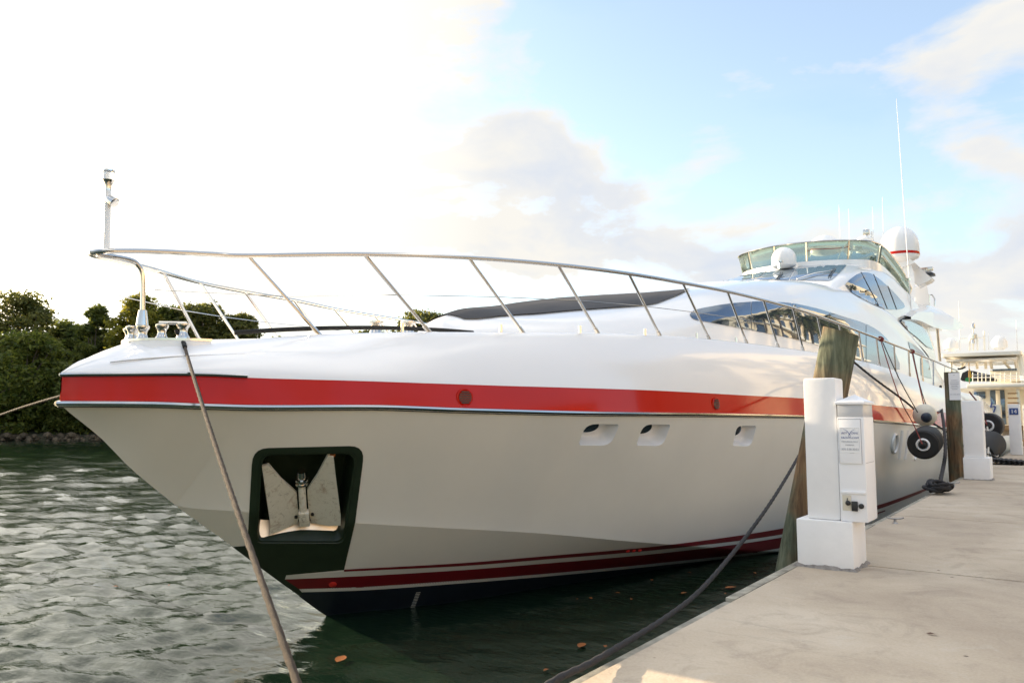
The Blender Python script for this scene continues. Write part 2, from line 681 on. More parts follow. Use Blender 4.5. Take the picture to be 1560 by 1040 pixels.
def triang(outer, holes, inner, scale=(1, 1)):
    """triangles of a flat region with holes; returns 2-D points and faces"""
    pts, edges = [], []
    for loop in [outer] + holes:
        o = len(pts)
        pts += [Vector((p[0] * scale[0], p[1] * scale[1])) for p in loop]
        edges += [(o + i, o + (i + 1) % len(loop)) for i in range(len(loop))]
    pts += [Vector((p[0] * scale[0], p[1] * scale[1])) for p in inner]
    vs, es, fs, *_ = delaunay_2d_cdt(pts, edges, [], 0, 1e-7)
    vs = [(v.x / scale[0], v.y / scale[1]) for v in vs]
    keep = []
    for f in fs:
        c = (sum(vs[i][0] for i in f) / len(f), sum(vs[i][1] for i in f) / len(f))
        if inside(c, outer) and not any(inside(c, h) for h in holes):
            keep.append(tuple(f))
    return vs, keep


def skin(poly, surf, off, holes=(), step=5.0):
    """a sheet lying on a surface inside an outline; surf(x, y) -> point, normal"""
    outer = dens_loop(poly, step)
    hl = [dens_loop(h, step) for h in holes]
    xs = [p[0] for p in outer]
    ys = [p[1] for p in outer]
    inner = []
    y = min(ys) + step / 2
    while y < max(ys):
        x = min(xs) + step / 2
        while x < max(xs):
            if inside((x, y), outer) and not any(inside((x, y), h) for h in hl):
                if min((x - p[0]) ** 2 + (y - p[1]) ** 2 for p in outer) > (step * .5) ** 2:
                    inner.append((x, y))
            x += step
        y += step
    vs, fs = triang(outer, hl, inner)
    q = MB()
    pn = [surf(*v) for v in vs]
    q.add([p + n * off for p, n in pn], fs)
    return q


# ------------------------------------------------------------------ setting: water, dock, land
def wave(x, y):
    u, v = x * .81 + y * .59, -x * .59 + y * .81
    far = max(0., min(1., (math.hypot(x, y) - 12) / 25))
    a = .020 * noise.noise(Vector((x * .6 + y * .3, y * 1.0 - x * .35, 0)))
    a += (.042 + .020 * far) * noise.noise(Vector((u * 1.4, v * 2.7, 3.1)))
    a += .095 * far * noise.noise(Vector((u * .5, v * 1.1, 9.3)))
    a += .044 * noise.noise(Vector((u * 2.9, v * 5.8, 7.7)))
    a += .021 * noise.noise(Vector((u * 6.2, v * 11.5, 1.7)))
    return a


# lee of the hull and dock: calmer water between them
def calm(x, y):
    s = max(0., min(1., (x + 9.0 - max(0, 7.5 - y) * .15) / 2.2)) * max(0., min(1., (y - 4.6) / 2.0))
    return 1 - .72 * s


q = MB()
rows = []
r_ = 1.6
radii = []
while r_ < 2600:
    radii.append(r_)
    r_ *= 1.0125 if r_ < 110 else 1.12
NA = 760
for r_ in radii:
    amp = max(0., min(1., (150 - r_) / 90))
    rr = []
    for k in range(NA):
        a = 2 * math.pi * k / NA
        x, y = r_ * math.cos(a), r_ * math.sin(a)
        z = 0
        if amp > 0 and x < -.5 and y > -3:
            z = wave(x, y) * amp * calm(x, y)
        rr.append(Vector((x, y, z)))
    rows.append(rr)
q.grid(rows, True)
structure(q.build('water', WATER, sharp=0, fix=False))

DX, DZ = -1.9, 1.2
JY = [-9.0, -5.2, -1.0, 3.03, 6.93, 10.6, 14.2, 17.8, 21.4, 25.0, 28.6, 32.2, 38.0]
q = MB()
g = MB()
for a, b_ in zip(JY[:-1], JY[1:]):
    q.box((DX, a + .018, .72), (5.2, b_ - .018, DZ), bev=.012)
for a in JY[1:-1]:
    g.box((DX + .02, a - .017, .75), (5.2, a + .017, DZ - .016))
dock = structure(q.build('dock', CONC))
jf = structure(g.build('dock_joint', JOINT))
e = MB()
for a, b_, dz in [(-9, 1.5, 0), (1.52, 5.15, -.01), (5.17, 9.6, .012), (9.62, 15.9, -.006), (15.92, 22, 0), (22.02, 30, -.01), (30.02, 38, 0)]:
    e.box((DX - .075, a, .95), (DX - .004, b_, DZ + dz - .012), bev=.008)
edge = structure(e.build('dock_edge_timber', TRIM))
q = MB()
for y in [-6, 0, 6, 12, 18, 24, 30, 36]:
    for x in (-1.0, 4.2):
        q.tube([(x, y + .8, -1.5), (x, y + .8, .73)], .2, 12)
structure(q.build('dock_support', CONC))
q = MB()
q.box((5.2, -60, -1), (140, 260, DZ - .05))
structure(q.build('ground', LAND))

# far bank
BD = 77.0
q = MB()
rows = []
for i in range(61):
    px = -1500 + i * 70
    r_ = []
    for dd, z in [(0, -.6), (1.2, .35), (4, 1.0), (9, 1.3), (30, 1.6), (120, 2.0)]:
        c = CAM + FWD.to_2d().to_3d().normalized() * (BD + dd) + RGT * ((px - CX) / FPX * 77)
        jit = noise.noise(Vector((px * .013, dd * .2, 2))) * .9
        r_.append(Vector((c.x - RGT.y * jit * -1, c.y, 0)) + Vector((0, 0, z + .25 * noise.noise(Vector((px * .02, dd, 5))))))
    rows.append(r_)
q.grid(rows)
structure(q.build('shore_bank', SOIL))
FH = FWD.to_2d().to_3d().normalized()


def shore(px, dd):
    c = CAM + FH * (BD + dd) + RGT * ((px - CX) / FPX * (BD + dd))
    c.z = 0
    return c


q = MB()
for i in range(620):
    px = rnd.uniform(-250, 480) if i < 460 else rnd.uniform(480, 1300)
    c = shore(px, rnd.uniform(-.3, 1.9))
    s = rnd.uniform(.14, .42)
    c.z = rnd.uniform(-.1, .75) * s * 1.8 + .05
    bm = bmesh.new()
    bmesh.ops.create_icosphere(bm, subdivisions=1, radius=1)
    for v in bm.verts:
        v.co = Vector((v.co.x * s * 1.25, v.co.y * s, v.co.z * s * .8)) * (1 + .35 * noise.noise(v.co * 2 + Vector((i, 0, 0)))) + c
    bm.verts.index_update()
    q.add([v.co.copy() for v in bm.verts], [[v.index for v in f.verts] for f in bm.faces])
    bm.free()
rip = q.build('shore_rocks', ROCK, sharp=20)
rip['kind'] = 'stuff'


# ------------------------------------------------------------------ trees of the far bank
def leaf_quads(q, cen, rad, n, size, r):
    vs, fs = q.v, q.f
    for _ in range(n):
        while True:
            d = Vector((r.uniform(-1, 1), r.uniform(-1, 1), r.uniform(-1, 1)))
            if .05 < d.length < 1:
                break
        d = d.normalized() * (d.length ** .45) * (1 + max(0, r.gauss(0, .28)))
        p = Vector((cen.x + d.x * rad.x, cen.y + d.y * rad.y, cen.z + d.z * rad.z))
        a = Vector((r.gauss(0, 1), r.gauss(0, 1), r.gauss(0, .6))).normalized()
        b_ = a.cross(Vector((r.gauss(0, 1), r.gauss(0, 1), r.gauss(0, 1)))).normalized()
        s = size * r.uniform(.6, 1.3)
        o = len(vs)
        vs.extend([p - a * s, p + b_ * s * .45, p + a * s, p - b_ * s * .45])
        fs.append((o, o + 1, o + 2, o + 3))


def tree(name, label, px, dd, top, wpx, leafm, seed, lowest=.22, group='trees on the far bank', clumps=130, leaves=125, size=.25, dome=1.0):
    r = random.Random(seed)
    base = shore(px, dd)
    base.z = 1.0
    depth = BD + dd
    h = (672 - top - 22) / FPX * depth
    wd = wpx / FPX * depth / 2
    t = thing(name, label, 'tree', base, group)
    tr = MB()
    cr = MB()
    lean = Vector((r.uniform(-.4, .4), r.uniform(-.4, .4), 0))
    trunk_top = base + Vector((0, 0, h * .55)) + lean
    tr.tube([base - Vector((0, 0, .8)), base + lean * .3 + Vector((0, 0, h * .3)), trunk_top], [.22, .14, .08], 8)
    for i in range(clumps):
        u = r.random()
        ang = r.uniform(0, 2 * math.pi)
        hz = lowest + (1 - lowest) * u
        # crown outline: wide in its middle, rounded at the top
        prof = math.sin(math.pi * min(1, max(.08, (hz - lowest * .3) / (1.06 - lowest * .3)))) ** (.55 * dome)
        rad = wd * prof * (r.random() ** .5) * .9
        c = base + Vector((math.cos(ang) * rad, math.sin(ang) * rad, 0)) + lean * hz
        cs = r.uniform(.065, .135) * min(h, wd * 2.2)
        c.z = base.z + hz * h - cs * .55
        leaf_quads(cr, c, Vector((cs * 1.15, cs * 1.15, cs * .75)), int(leaves * r.uniform(.6, 1.3)), size, r)
        if i % 3 == 0:
            s = base + lean * .4 + Vector((0, 0, h * r.uniform(.2, .5)))
            tr.tube([s, (s + c) / 2 + Vector((0, 0, .3)), c], [.09, .06, .03], 5)
    tr.build('trunk', BARK, t)
    cr.build('crown', leafm, t, sharp=0, fix=False)
    return t


TREES = [  # px, depth behind the waterline, top y, width px, leaf kind, label
    (-90, 9, 455, 170, 2, 'spreading olive tree at the far left edge of the bank', {}),
    (28, 8, 440, 120, 2, 'tall open-crowned olive tree on the left bank above the pale low mangrove', dict(lowest=.55, clumps=95, leaves=85, dome=1.2)),
    (100, 12, 487, 90, 0, 'dark low tree in the dip between the two tall bank trees', {}),
    (140, 7, 462, 62, 0, 'slim dark spire-topped tree left of the yellow-green tree', dict(clumps=70, dome=1.7)),
    (198, 6, 444, 92, 1, 'yellow-green backlit tree behind the bow rail post', dict(clumps=140, dome=1.3)),
    (252, 9, 463, 80, 0, 'dark tree right of the yellow-green tree, behind the bow cleat', {}),
    (298, 8, 459, 104, 2, 'rounded olive tree behind the far bow rail', dict(clumps=140)),
    (366, 9, 474, 86, 2, 'low green tree at the right end of the left tree line', {}),
    (420, 12, 512, 90, 0, 'low dark tree just above the foredeck edge behind the rail', {}),
    (570, 10, 500, 80, 2, 'small green tree left of the bushy treetop behind the sun cover', {}),
    (643, 9, 472, 112, 2, 'bushy green treetop showing over the foredeck beside the black cover', dict(clumps=140)),
]
for i, (px, dd, top, wpx, k, lab, kw) in enumerate(TREES):
    tree('bank_tree', lab, px, dd, top, wpx, LEAF[k], 100 + i, **kw)
for i, (px, top, wpx, lab) in enumerate([(-40, 500, 160, 'dark background tree behind the far left tree'), (70, 505, 130, 'dark background tree filling the dip behind the tall left tree'), (165, 500, 120, 'dark background tree behind the spire-topped tree'), (270, 497, 130, 'dark background tree behind the bow cleat'), (365, 505, 110, 'dark background tree behind the right end of the left tree line')]):
    tree('bank_tree', lab, px, 18, top, wpx, LEAF[0], 200 + i, lowest=.05, dome=.6)
SHR = [(-60, 3.5, 520, 150, 3, 'green mangrove bush at the far left waterline'),
       (38, 3.0, 503, 130, 3, 'large pale green mangrove bush at the left waterline'),
       (118, 3.5, 548, 100, 0, 'dark mangrove bush at the waterline right of the pale one'),
       (180, 3.0, 560, 110, 0, 'dark green bush at the waterline behind the red bow tip'),
       (260, 3.2, 540, 110, 0, 'waterline bush hidden behind the bow flare'),
       (345, 3.4, 535, 110, 3, 'waterline bush hidden behind the anchor side of the bow')]
for i, (px, dd, top, wpx, k, lab) in enumerate(SHR):
    tree('mangrove_bush', lab, px, dd, top, wpx, LEAF[k], 300 + i, lowest=.06, group='mangrove bushes along the shore', clumps=130, leaves=140, size=.25, dome=.7)

# ------------------------------------------------------------------ the yacht: hull form
X0 = -7.524                                # centreline; Y runs aft from the bow
YAFT = 43.0
b_r = pchip([(3.38, 0), (3.46, .18), (3.6, .38), (4.0, .76), (4.77, 1.28), (5.7, 1.80), (6.75, 2.28), (8, 2.72), (9.1, 3.02), (10.3, 3.26), (12, 3.54), (14, 3.84), (17, 4.22), (20, 4.44), (25, 4.58), (35, 4.58), (43, 4.35)])
b_g = pchip([(3.38, 0), (3.6, .16), (4.0, .36), (4.8, .85), (5.5, 1.15), (6.3, 1.66), (7.3, 2.15), (8.4, 2.5), (9.5, 2.80), (11, 3.10), (13, 3.44), (16, 3.86), (20, 4.20), (25, 4.35), (35, 4.35), (43, 4.12)])
b_c = pchip([(4.56, 0), (5.2, .55), (6.0, 1.0), (7, 1.48), (8.2, 1.92), (9.7, 2.36), (11.6, 2.74), (14.5, 3.14), (17, 3.68), (20, 4.06), (25, 4.26), (35, 4.26), (43, 4.05)])
b_w = pchip([(6.585, 0), (7.0, .26), (7.6, .60), (8.1, .83), (9.7, 1.36), (11.6, 2.0), (14.5, 3.0)])
stem = pchip([(3.38, 2.515), (3.407, 2.49), (3.785, 2.183), (4.043, 1.923), (4.446, 1.588), (4.565, 1.492), (5.235, 1.003), (5.511, .789), (5.92, .492), (6.585, 0), (7.4, -.45), (9, -.85), (12, -1.0), (47, -.8)])


def lift(px, bf):                          # points of a line known from the photo, on the vertical surface of half-breadth bf
    out = []
    for x, y in px:
        lo, hi = 3.3, 70.0
        for _ in range(50):
            m_ = (lo + hi) / 2
            if onx(x, y, X0 + bf(m_)).y > m_:
                lo = m_
            else:
                hi = m_
        p = onx(x, y, X0 + bf(lo))
        out.append((p.y, p.z))
    res = []
    for p in sorted(out):
        if not res or p[0] > res[-1][0] + .02:
            res.append(p)
    return res


z_r = pchip([(3.38, 2.515)] + [p for p in lift([(120, 612.5), (230, 615.5), (300, 618), (400, 620.5), (560, 620), (700, 624.5), (900, 629.5), (1100, 632), (1222, 634.5), (1332, 641), (1389, 646), (1440, 652.5)], b_r) if p[0] > 3.5])
z_t = pchip([(3.38, 2.765)] + [p for p in lift([(120, 571.5), (188, 571.8), (300, 571.5), (412, 576), (560, 580), (660, 583.5), (809, 588.3), (957, 592.7), (1143, 602), (1221, 606), (1333, 616.2), (1389, 622.3), (1439, 628)], b_r) if p[0] > 3.5])
z_g = pchip([(3.38, 2.79), (3.62, 2.92), (4.0, 3.03), (4.7, 3.14)] + [p for p in lift([(490, 510.5), (640, 507), (770, 507.5), (912, 508.5), (1006, 512), (1080, 517), (1138, 523), (1222, 534), (1315, 550.7), (1378, 570), (1434, 590.5)], b_g) if p[0] > 5.2 and p[0] < 34] + [(36.5, 3.22), (42, 3.0), (47, 2.6)])
z_c = pchip([(4.0, stem(4.0)), (4.56, 1.49)] + [p for p in lift([(380, 780), (540, 796), (660, 803), (809, 811), (965, 824.7), (1032, 829.5)], b_c) if 4.7 < p[0] < 13.5] + [(14.8, -.02), (20, -.22), (47, -.25)])


def hull_b(Y, z):
    """half-breadth of the hull at a station and height"""
    zr, br = z_r(Y), b_r(Y)
    if Y < 4.56:
        zs = stem(Y)
        if z <= zs:
            return 0.0
        t = min(1.0, (z - zs) / max(.001, zr - zs))
        return br * t ** (1.0 + .10 * math.exp(-((Y - 7) / 3.5) ** 2))
    zc_, bc = z_c(Y), b_c(Y)
    if z >= zc_:
        t = min(1.0, (z - zc_) / max(.001, zr - zc_))
        e = 1.0 + .10 * math.exp(-((Y - 7) / 3.5) ** 2) - .25 * max(0, min(1, (Y - 9) / 8))
        return bc + (br - bc) * t ** e
    zk = stem(Y)
    if zc_ > .12 and zk < 0 and Y < 14.3:
        bw = b_w(Y)
        if z >= 0:
            return bw + (bc - bw) * z / zc_
        return max(0, bw * (1 - z / zk))
    t = max(0, (z - zk) / max(.001, zc_ - zk))
    return bc * t


def hull_p(Y, z):
    return Vector((X0 + hull_b(Y, z), Y, z))


def hull_n(Y, z):
    e = .02
    a = hull_p(Y + e, z) - hull_p(Y - e, z)
    c = hull_p(Y, z + e) - hull_p(Y, z - e)
    n = a.cross(c)
    n = -n if n.x < 0 else n
    return n.normalized()


def on_hull(x, y):                         # where a line of sight meets the port side
    r = ray(x, y)
    lo, hi = -3.2 / r.x if r.x < 0 else 0, None
    t0 = (X0 + 5.0) / r.x
    t1 = X0 / r.x
    for _ in range(46):
        m_ = (t0 + t1) / 2
        p = CAM + r * m_
        if p.x - X0 > hull_b(p.y, p.z):
            t0 = m_
        else:
            t1 = m_
    p = CAM + r * t0
    return p, hull_n(p.y, p.z)


yacht = thing('motor_yacht', 'large white motor yacht with a red band along its bow, moored along the concrete dock', 'yacht', (X0, 24, 0))

# port topsides, with real openings for the anchor pocket and the three portholes
POCKET = [(401, 700), (414, 688), (520, 687), (541, 700), (537, 740), (528, 800), (519, 824), (505, 826.5), (398, 825), (390, 815), (393, 760)]
POCKET = round_poly([(397, 689), (546, 687), (524, 826), (389, 825.5)], [16, 20, 12, 10])
PORTS = [round_poly([(892, 645.5), (944, 646), (930, 678.5), (881, 678)], [17, 5, 15, 5]),
         round_poly([(980, 646), (1022, 646.5), (1010, 679), (969, 678.5)], [14, 4, 12, 4]),
         round_poly([(1123, 648), (1152.5, 648.5), (1144, 679.5), (1116, 679)], [9, 3, 9, 3])]


def yt(p):                                 # hull point -> (station, height fraction)
    zc_ = z_c(p.y)
    return p.y, (p.z - zc_) / (z_r(p.y) - zc_) * 2.0


def yz(v):
    Y, t = v
    zc_ = z_c(Y) if Y > 4.56 else stem(Y)
    return hull_p(Y, zc_ + (z_r(Y) - zc_) * t / 2.0)


HOLES = [[tuple(yt(on_hull(*p)[0])) for p in dens_loop(h, 4 if i == 0 else 2.5)] for i, h in enumerate([POCKET] + PORTS)]
st = [4.56]
while st[-1] < YAFT:
    st.append(min(YAFT, st[-1] + (.09 if st[-1] < 15 else .12 if st[-1] < 19 else .6)))
NR = 22
outer = [(y, 0.0) for y in st] + [(YAFT, 2.0 * j / NR) for j in range(1, NR)] + [(y, 2.0) for y in st[::-1]] + [(4.56, 2.0 * j / NR) for j in range(NR - 1, 0, -1)]
inner = []
for y in st[1:-1]:
    for j in range(1, NR):
        v = (y, 2.0 * j / NR)
        ok = True
        for h in HOLES:
            if min(p[0] for p in h) - .1 < v[0] < max(p[0] for p in h) + .1:
                if inside(v, h) or min((v[0] - p[0]) ** 2 + (v[1] - p[1]) ** 2 for p in h) < .03 ** 2:
                    ok = False
        if ok:
            inner.append(v)
vs, fs = triang(outer, HOLES, inner)
q = MB()
q.add([yz(v) for v in vs], fs)
# the stem ahead of the chine, and the bottom below it
bow_y = [3.38, 3.39, 3.41, 3.44, 3.48, 3.53, 3.6, 3.68, 3.78, 3.9, 4.02, 4.15, 4.3, 4.43, 4.56]
q.grid([[hull_p(Y, stem(Y) + (z_r(Y) - stem(Y)) * j / NR) for j in range(NR + 1)] for Y in bow_y])


def bottom_row(Y, s=1):
    zc_, zk = z_c(Y), stem(Y)
    return [Vector((X0 + s * hull_b(Y, z), Y, z)) for z in [zk + (zc_ - zk) * j / 10 for j in range(11)]]


def bs(p):                                 # bottom point -> (station, fraction from keel to chine)
    zk = stem(p.y)
    return p.y, (p.z - zk) / max(.01, z_c(p.y) - zk) * 2.0


bst = list(st)
bh = [bs(on_hull(*p)[0]) for p in dens_loop(POCKET, 4)]
outer = [(y, 0.0) for y in bst] + [(YAFT, .2 * j) for j in range(1, 10)] + [(y, 2.0) for y in bst[::-1]] + [(4.56, .2 * j) for j in range(9, 0, -1)]
inner = [(y, .2 * j) for y in bst[1:-1] for j in range(1, 10) if not inside((y, .2 * j), bh) and min((y - p[0]) ** 2 + (.2 * j - p[1]) ** 2 for p in bh) > .0009]
vs, fs = triang(outer, [bh], inner)
hull = q.build('hull', HULLW, yacht, sharp=25, weld=.0015)
q = MB()
q.add([hull_p(Y, stem(Y) + (z_c(Y) - stem(Y)) * t / 2) for Y, t in vs], fs)
q.build('hull_bottom', HULLW, yacht, sharp=25)
# starboard side and transom
q = MB()
sst = bow_y + [y for i, y in enumerate(st[1:]) if i % 4 == 0] + [YAFT]
q.grid([[Vector((2 * X0 - p.x, p.y, p.z)) for p in [hull_p(Y, (z_c(Y) if Y > 4.56 else stem(Y)) + (z_r(Y) - (z_c(Y) if Y > 4.56 else stem(Y))) * j / 10) for j in range(11)]] for Y in sst])
q.grid([bottom_row(Y, -1) for Y in bst])
q.build('starboard_hull', HULLW, yacht, sharp=30)
q = MB()
zz = [stem(YAFT) + (z_r(YAFT) - stem(YAFT)) * j / 12 for j in range(13)]
q.grid([[Vector((X0 - hull_b(YAFT, z), YAFT, z)) for z in zz], [Vector((X0 + hull_b(YAFT, z), YAFT, z)) for z in zz]])
q.grid([[Vector((X0 - b_r(YAFT), YAFT, z_r(YAFT))), Vector((X0 - b_g(YAFT), YAFT, z_g(YAFT)))], [Vector((X0 + b_r(YAFT), YAFT, z_r(YAFT))), Vector((X0 + b_g(YAFT), YAFT, z_g(YAFT)))]])
q.build('transom', GEL, yacht)

AY = sorted(set(bow_y + [y for i, y in enumerate(st) if i % 2 == 0 or y > 15] + [YAFT]))
for s in (1, -1):
    # red band
    q = MB()
    q.grid([[Vector((X0 + s * max(0, b_r(Y) - .012 - .010 * j), Y, z_r(Y) + (z_t(Y) - z_r(Y)) * j / 4)) for j in range(5)] for Y in AY])
    q.build('red_band', RED, yacht)
    # polished rub rail with its dark lower lip
    q = MB()
    q.tube([Vector((X0 + s * (b_r(Y) + .006), Y - (.012 if Y < 3.5 else 0), z_r(Y) + .002)) for Y in AY], .028, 8)
    rr = q.build('rub_rail', STEEL, yacht)
    q = MB()
    q.tube([Vector((X0 + s * max(0, b_r(Y) - .004), Y, z_r(Y) - .025)) for Y in AY], .009, 6)
    q.build('rubber_lip', DSTEEL, rr)
    # silver moulding and groove over the band at the bow
    q = MB()
    my = [Y for Y in AY if Y < 4.62]
    q.tube([Vector((X0 + s * max(0, b_r(Y) - .018), Y - (.01 if Y < 3.5 else 0), z_t(Y) + .016)) for Y in my], .014, 6)
    mo = q.build('bow_moulding', STEEL, yacht)
    q = MB()
    q.tube([Vector((X0 + s * max(0, b_r(Y) - .020), Y, z_t(Y) - .001)) for Y in my], .006, 6)
    q.build('rubber_lip', DSTEEL, mo)

# bulwark and deck
zcl = pchip([(3.38, 2.80), (3.62, 2.95), (3.83, 3.055), (4.05, 3.135), (4.7, 3.20), (5.5, 3.27), (7, 3.38), (9, 3.43), (14, 3.42), (20, 3.3), (36, 3.05), (47, 2.5)])


def deck_z(Y):
    return z_g(Y) - .10 * max(0, min(1, (Y - 4.8) / 2.5)) - .25 * max(0, min(1, (Y - 16) / 8))


def deck_row(Y):
    br, bg_, zt, zg = b_r(Y) - .05, b_g(Y), z_t(Y), z_g(Y)
    br = max(br, bg_ * .999, 0)
    r = [Vector((br, Y, zt)), Vector((br - .004, Y, zt + .03))]
    for j in range(1, 9):
        t = j / 8
        bulge = .045 * math.sin(math.pi * t) * min(1, br)
        r.append(Vector((br + (bg_ - br) * t + bulge, Y, zt + .03 + (zg - zt - .03) * t + bulge * .4)))
    lip = min(.07, bg_ * .2)
    r += [Vector((bg_ - lip * .5, Y, zg + .012)), Vector((bg_ - lip, Y, zg))]
    bd = bg_ - lip * 1.25
    zd = deck_z(Y)
    zc2 = max(zcl(Y), zd) if Y < 9 else zd + .03
    for j in range(0, 9):
        t = j / 8
        r.append(Vector((bd * (1 - t), Y, zd + (zc2 - zd) * math.sin(t * math.pi / 2))))
    return r


q = MB()
for s in (1, -1):
    q.grid([[Vector((X0 + s * p.x, p.y, p.z)) for p in deck_row(Y)] for Y in AY])
q.build('deck', GEL, yacht, sharp=40)
# step line and plinth on the stem head
for s in (1, -1):
    q = MB()
    q.tube([Vector((X0 + s * (b_r(Y) * .42 + b_g(Y) * .58 + .02), Y, z_t(Y) * .45 + z_g(Y) * .55 + .035)) for Y in [3.66, 3.75, 3.9, 4.1, 4.3, 4.55, 4.8]], .008, 6)
    q.build('deck_step', STEEL, yacht)


# ------------------------------------------------------------------ paint on the hull
def lerp_line(pts):
    f = pchip(pts)
    return lambda x: f(x)


L1 = pchip([(524, 866.3), (700, 856.7), (830, 846), (1000, 831), (1195, 803.5), (1334, 769.8), (1433, 734.6), (1460, 724)])
L2 = pchip([(436, 875), (524, 869.6), (700, 861.2), (830, 851), (1000, 836.5), (1195, 812.5), (1334, 776), (1433, 738), (1460, 727)])
L3 = pchip([(436, 881), (524, 877.3), (700, 867.2), (830, 857), (1000, 842), (1195, 817), (1334, 781), (1433, 741.5), (1460, 730)])
L4 = pchip([(436, 896), (524, 893.7), (700, 882.7), (830, 872.5), (1000, 856.5), (1195, 833), (1334, 797), (1433, 752), (1460, 738)])
L5 = pchip([(436, 901), (524, 898.7), (700, 887), (830, 876.5), (1000, 860.5), (1195, 837), (1334, 801), (1433, 756), (1460, 741)])


def stripe(name, m, top, bot, x0, x1, off, n=9, lead=None):
    q = MB()
    rows = []
    k = int((x1 - x0) / 4)
    for i in range(k + 1):
        x = x0 + (x1 - x0) * i / k
        a, c = top(x), bot(x)
        r_ = []
        for j in range(n + 1):
            f_ = j / n
            xx = x + (lead[0] * (1 - f_) + lead[1] * f_) * (1 - i / k) if lead else x
            p, nn = on_hull(xx, a + (c - a) * f_)
            r_.append(p + nn * off)
        rows.append(r_)
    q.grid(rows)
    return q.build(name, m, yacht)


# dark paint round the anchor pocket and down the forefoot
PAD = round_poly([(385, 682), (556, 678), (541, 795), (524, 867), (436, 875), (460, 901), (510, 899), (512, 942), (500, 936), (430, 888.5), (354, 832), (377, 830)],
                 [24, 24, 0, 0, 0, 0, 0, 0, 0, 0, 0, 0])
skin(PAD, on_hull, .006, holes=[round_poly([(400, 692), (542, 690), (521, 823), (392, 822.5)], [16, 20, 12, 10])], step=6).build('anchor_pad', GREEN, yacht)
stripe('hull_stripe', DRED, L1, L2, 524, 1460, .007)
stripe('hull_stripe', STRIPEW, L2, L3, 436, 1460, .009, lead=(0, -2))
stripe('hull_stripe', DRED, L3, L4, 434, 1460, .009, lead=(0, 22))
stripe('hull_stripe', STRIPEW, L4, L5, 456, 1460, .009, lead=(0, 5))
q = MB()                                   # antifouling below the boot stripe
rows = []
for i in range(260):
    x = 462 + (1460 - 462) * i / 259
    p, n = on_hull(x, L5(x))
    r_ = []
    for j in range(17):
        z = p.z + (-.35 - p.z) * j / 16
        z = max(z, stem(p.y) + .002)
        r_.append(hull_p(p.y, z) + hull_n(p.y, z) * .008)
    rows.append(r_)
q.grid(rows)
q.build('antifouling', NAVY, yacht)
# draught marks
q = MB()
for i in range(10):
    f_ = i / 10
    x, y = 637 - 9 * f_, 900 + 24 * f_
    a = [on_hull(x - 3.4, y + .8), on_hull(x + 3.4, y), on_hull(x + 3.0, y + 1.1), on_hull(x - 3.8, y + 1.9)]
    q.add([p + n * .012 for p, n in a], [(0, 1, 2, 3)])
q.build('draught_mark', STRIPEW, yacht)
for x, y, r_ in [(507, 888.5, .045), (956, 838, .028), (965, 837.5, .028), (974, 837, .028)]:
    p, n = on_hull(x, y)
    one('reflector', REDL, yacht, 'lathe', [(r_, 0), (r_, .014), (r_ * .6, .022)], p + n * .004, n, 14)

# portholes: recessed trays with a dark light in the forward corner
for h in PORTS:
    loop = dens_loop(h, 2.5)
    pn = [on_hull(*p) for p in loop]
    nn = sum((n for _, n in pn), Vector()).normalized()
    cen = sum((p for p, _ in pn), Vector()) / len(pn)
    q = MB()
    rows = []
    for d, s in [(0, 1.0), (.006, .985), (.02, .965), (.10, .90), (.15, .84), (.165, .76), (.168, .5), (.168, .02)]:
        rows.append([cen + (p - cen) * s - nn * d for p, _ in pn])
    q.grid(rows, True)
    pt = q.build('porthole', GEL, yacht, sharp=50)
    cx_ = sum(p[0] for p in h) / len(h)
    wx = max(p[0] for p in h) - min(p[0] for p in h)
    up = Vector((0, 0, 1))
    aft = up.cross(nn).normalized()
    aft = aft if aft.y > 0 else -aft
    upv = nn.cross(aft)
    upv = upv if upv.z > 0 else -upv
    ln = max((p - cen).dot(aft) for p, _ in pn)
    ht = max((p - cen).dot(upv) for p, _ in pn)
    q = MB()
    c2 = cen - nn * .125 - aft * ln * .30 + upv * ht * .30
    lp = [c2 + aft * (math.cos(k * math.pi / 12) * ln * .58) + upv * (math.sin(k * math.pi / 12) * ht * .55) for k in range(24)]
    q.prism(lp, -nn * .012)
    q.build('porthole_glass', GLASS, pt)

# round louvred vents in the red band
for x, y in [(706, 605), (1089, 615.5)]:
    r = ray(x, y)
    ps = [(Y, ) for Y in ()]
    lo, hi = 3.4, 40
    for _ in range(50):
        m_ = (lo + hi) / 2
        if onx(x, y, X0 + b_r(m_)).y > m_:
            lo = m_
        else:
            hi = m_
    c = onx(x, y, X0 + b_r(lo) - .03)
    tan = Vector((b_r(lo + .1) - b_r(lo - .1), .2, 0)).normalized()
    n = tan.cross(Vector((0, 0, 1))).normalized()
    n = n if n.x > 0 else -n
    c = Vector((X0 + b_r(c.y) - .025, c.y, c.z))
    q = MB()
    q.lathe([(.098, -.004), (.098, .004), (.086, .008), (.080, .004), (.0001, .003)], c, n, 28)
    v = q.build('band_vent', RED, yacht)
    q = MB()
    for k in range(6):
        zz = -.058 + k * .0232
        half = math.sqrt(.074 ** 2 - zz ** 2)
        q.box((-half, -.0072, .006), (half, .0072, .017), (tan, Vector((0, 0, 1)), n), c + Vector((0, 0, zz)))
    q.build('louvre', BLACKP, v)

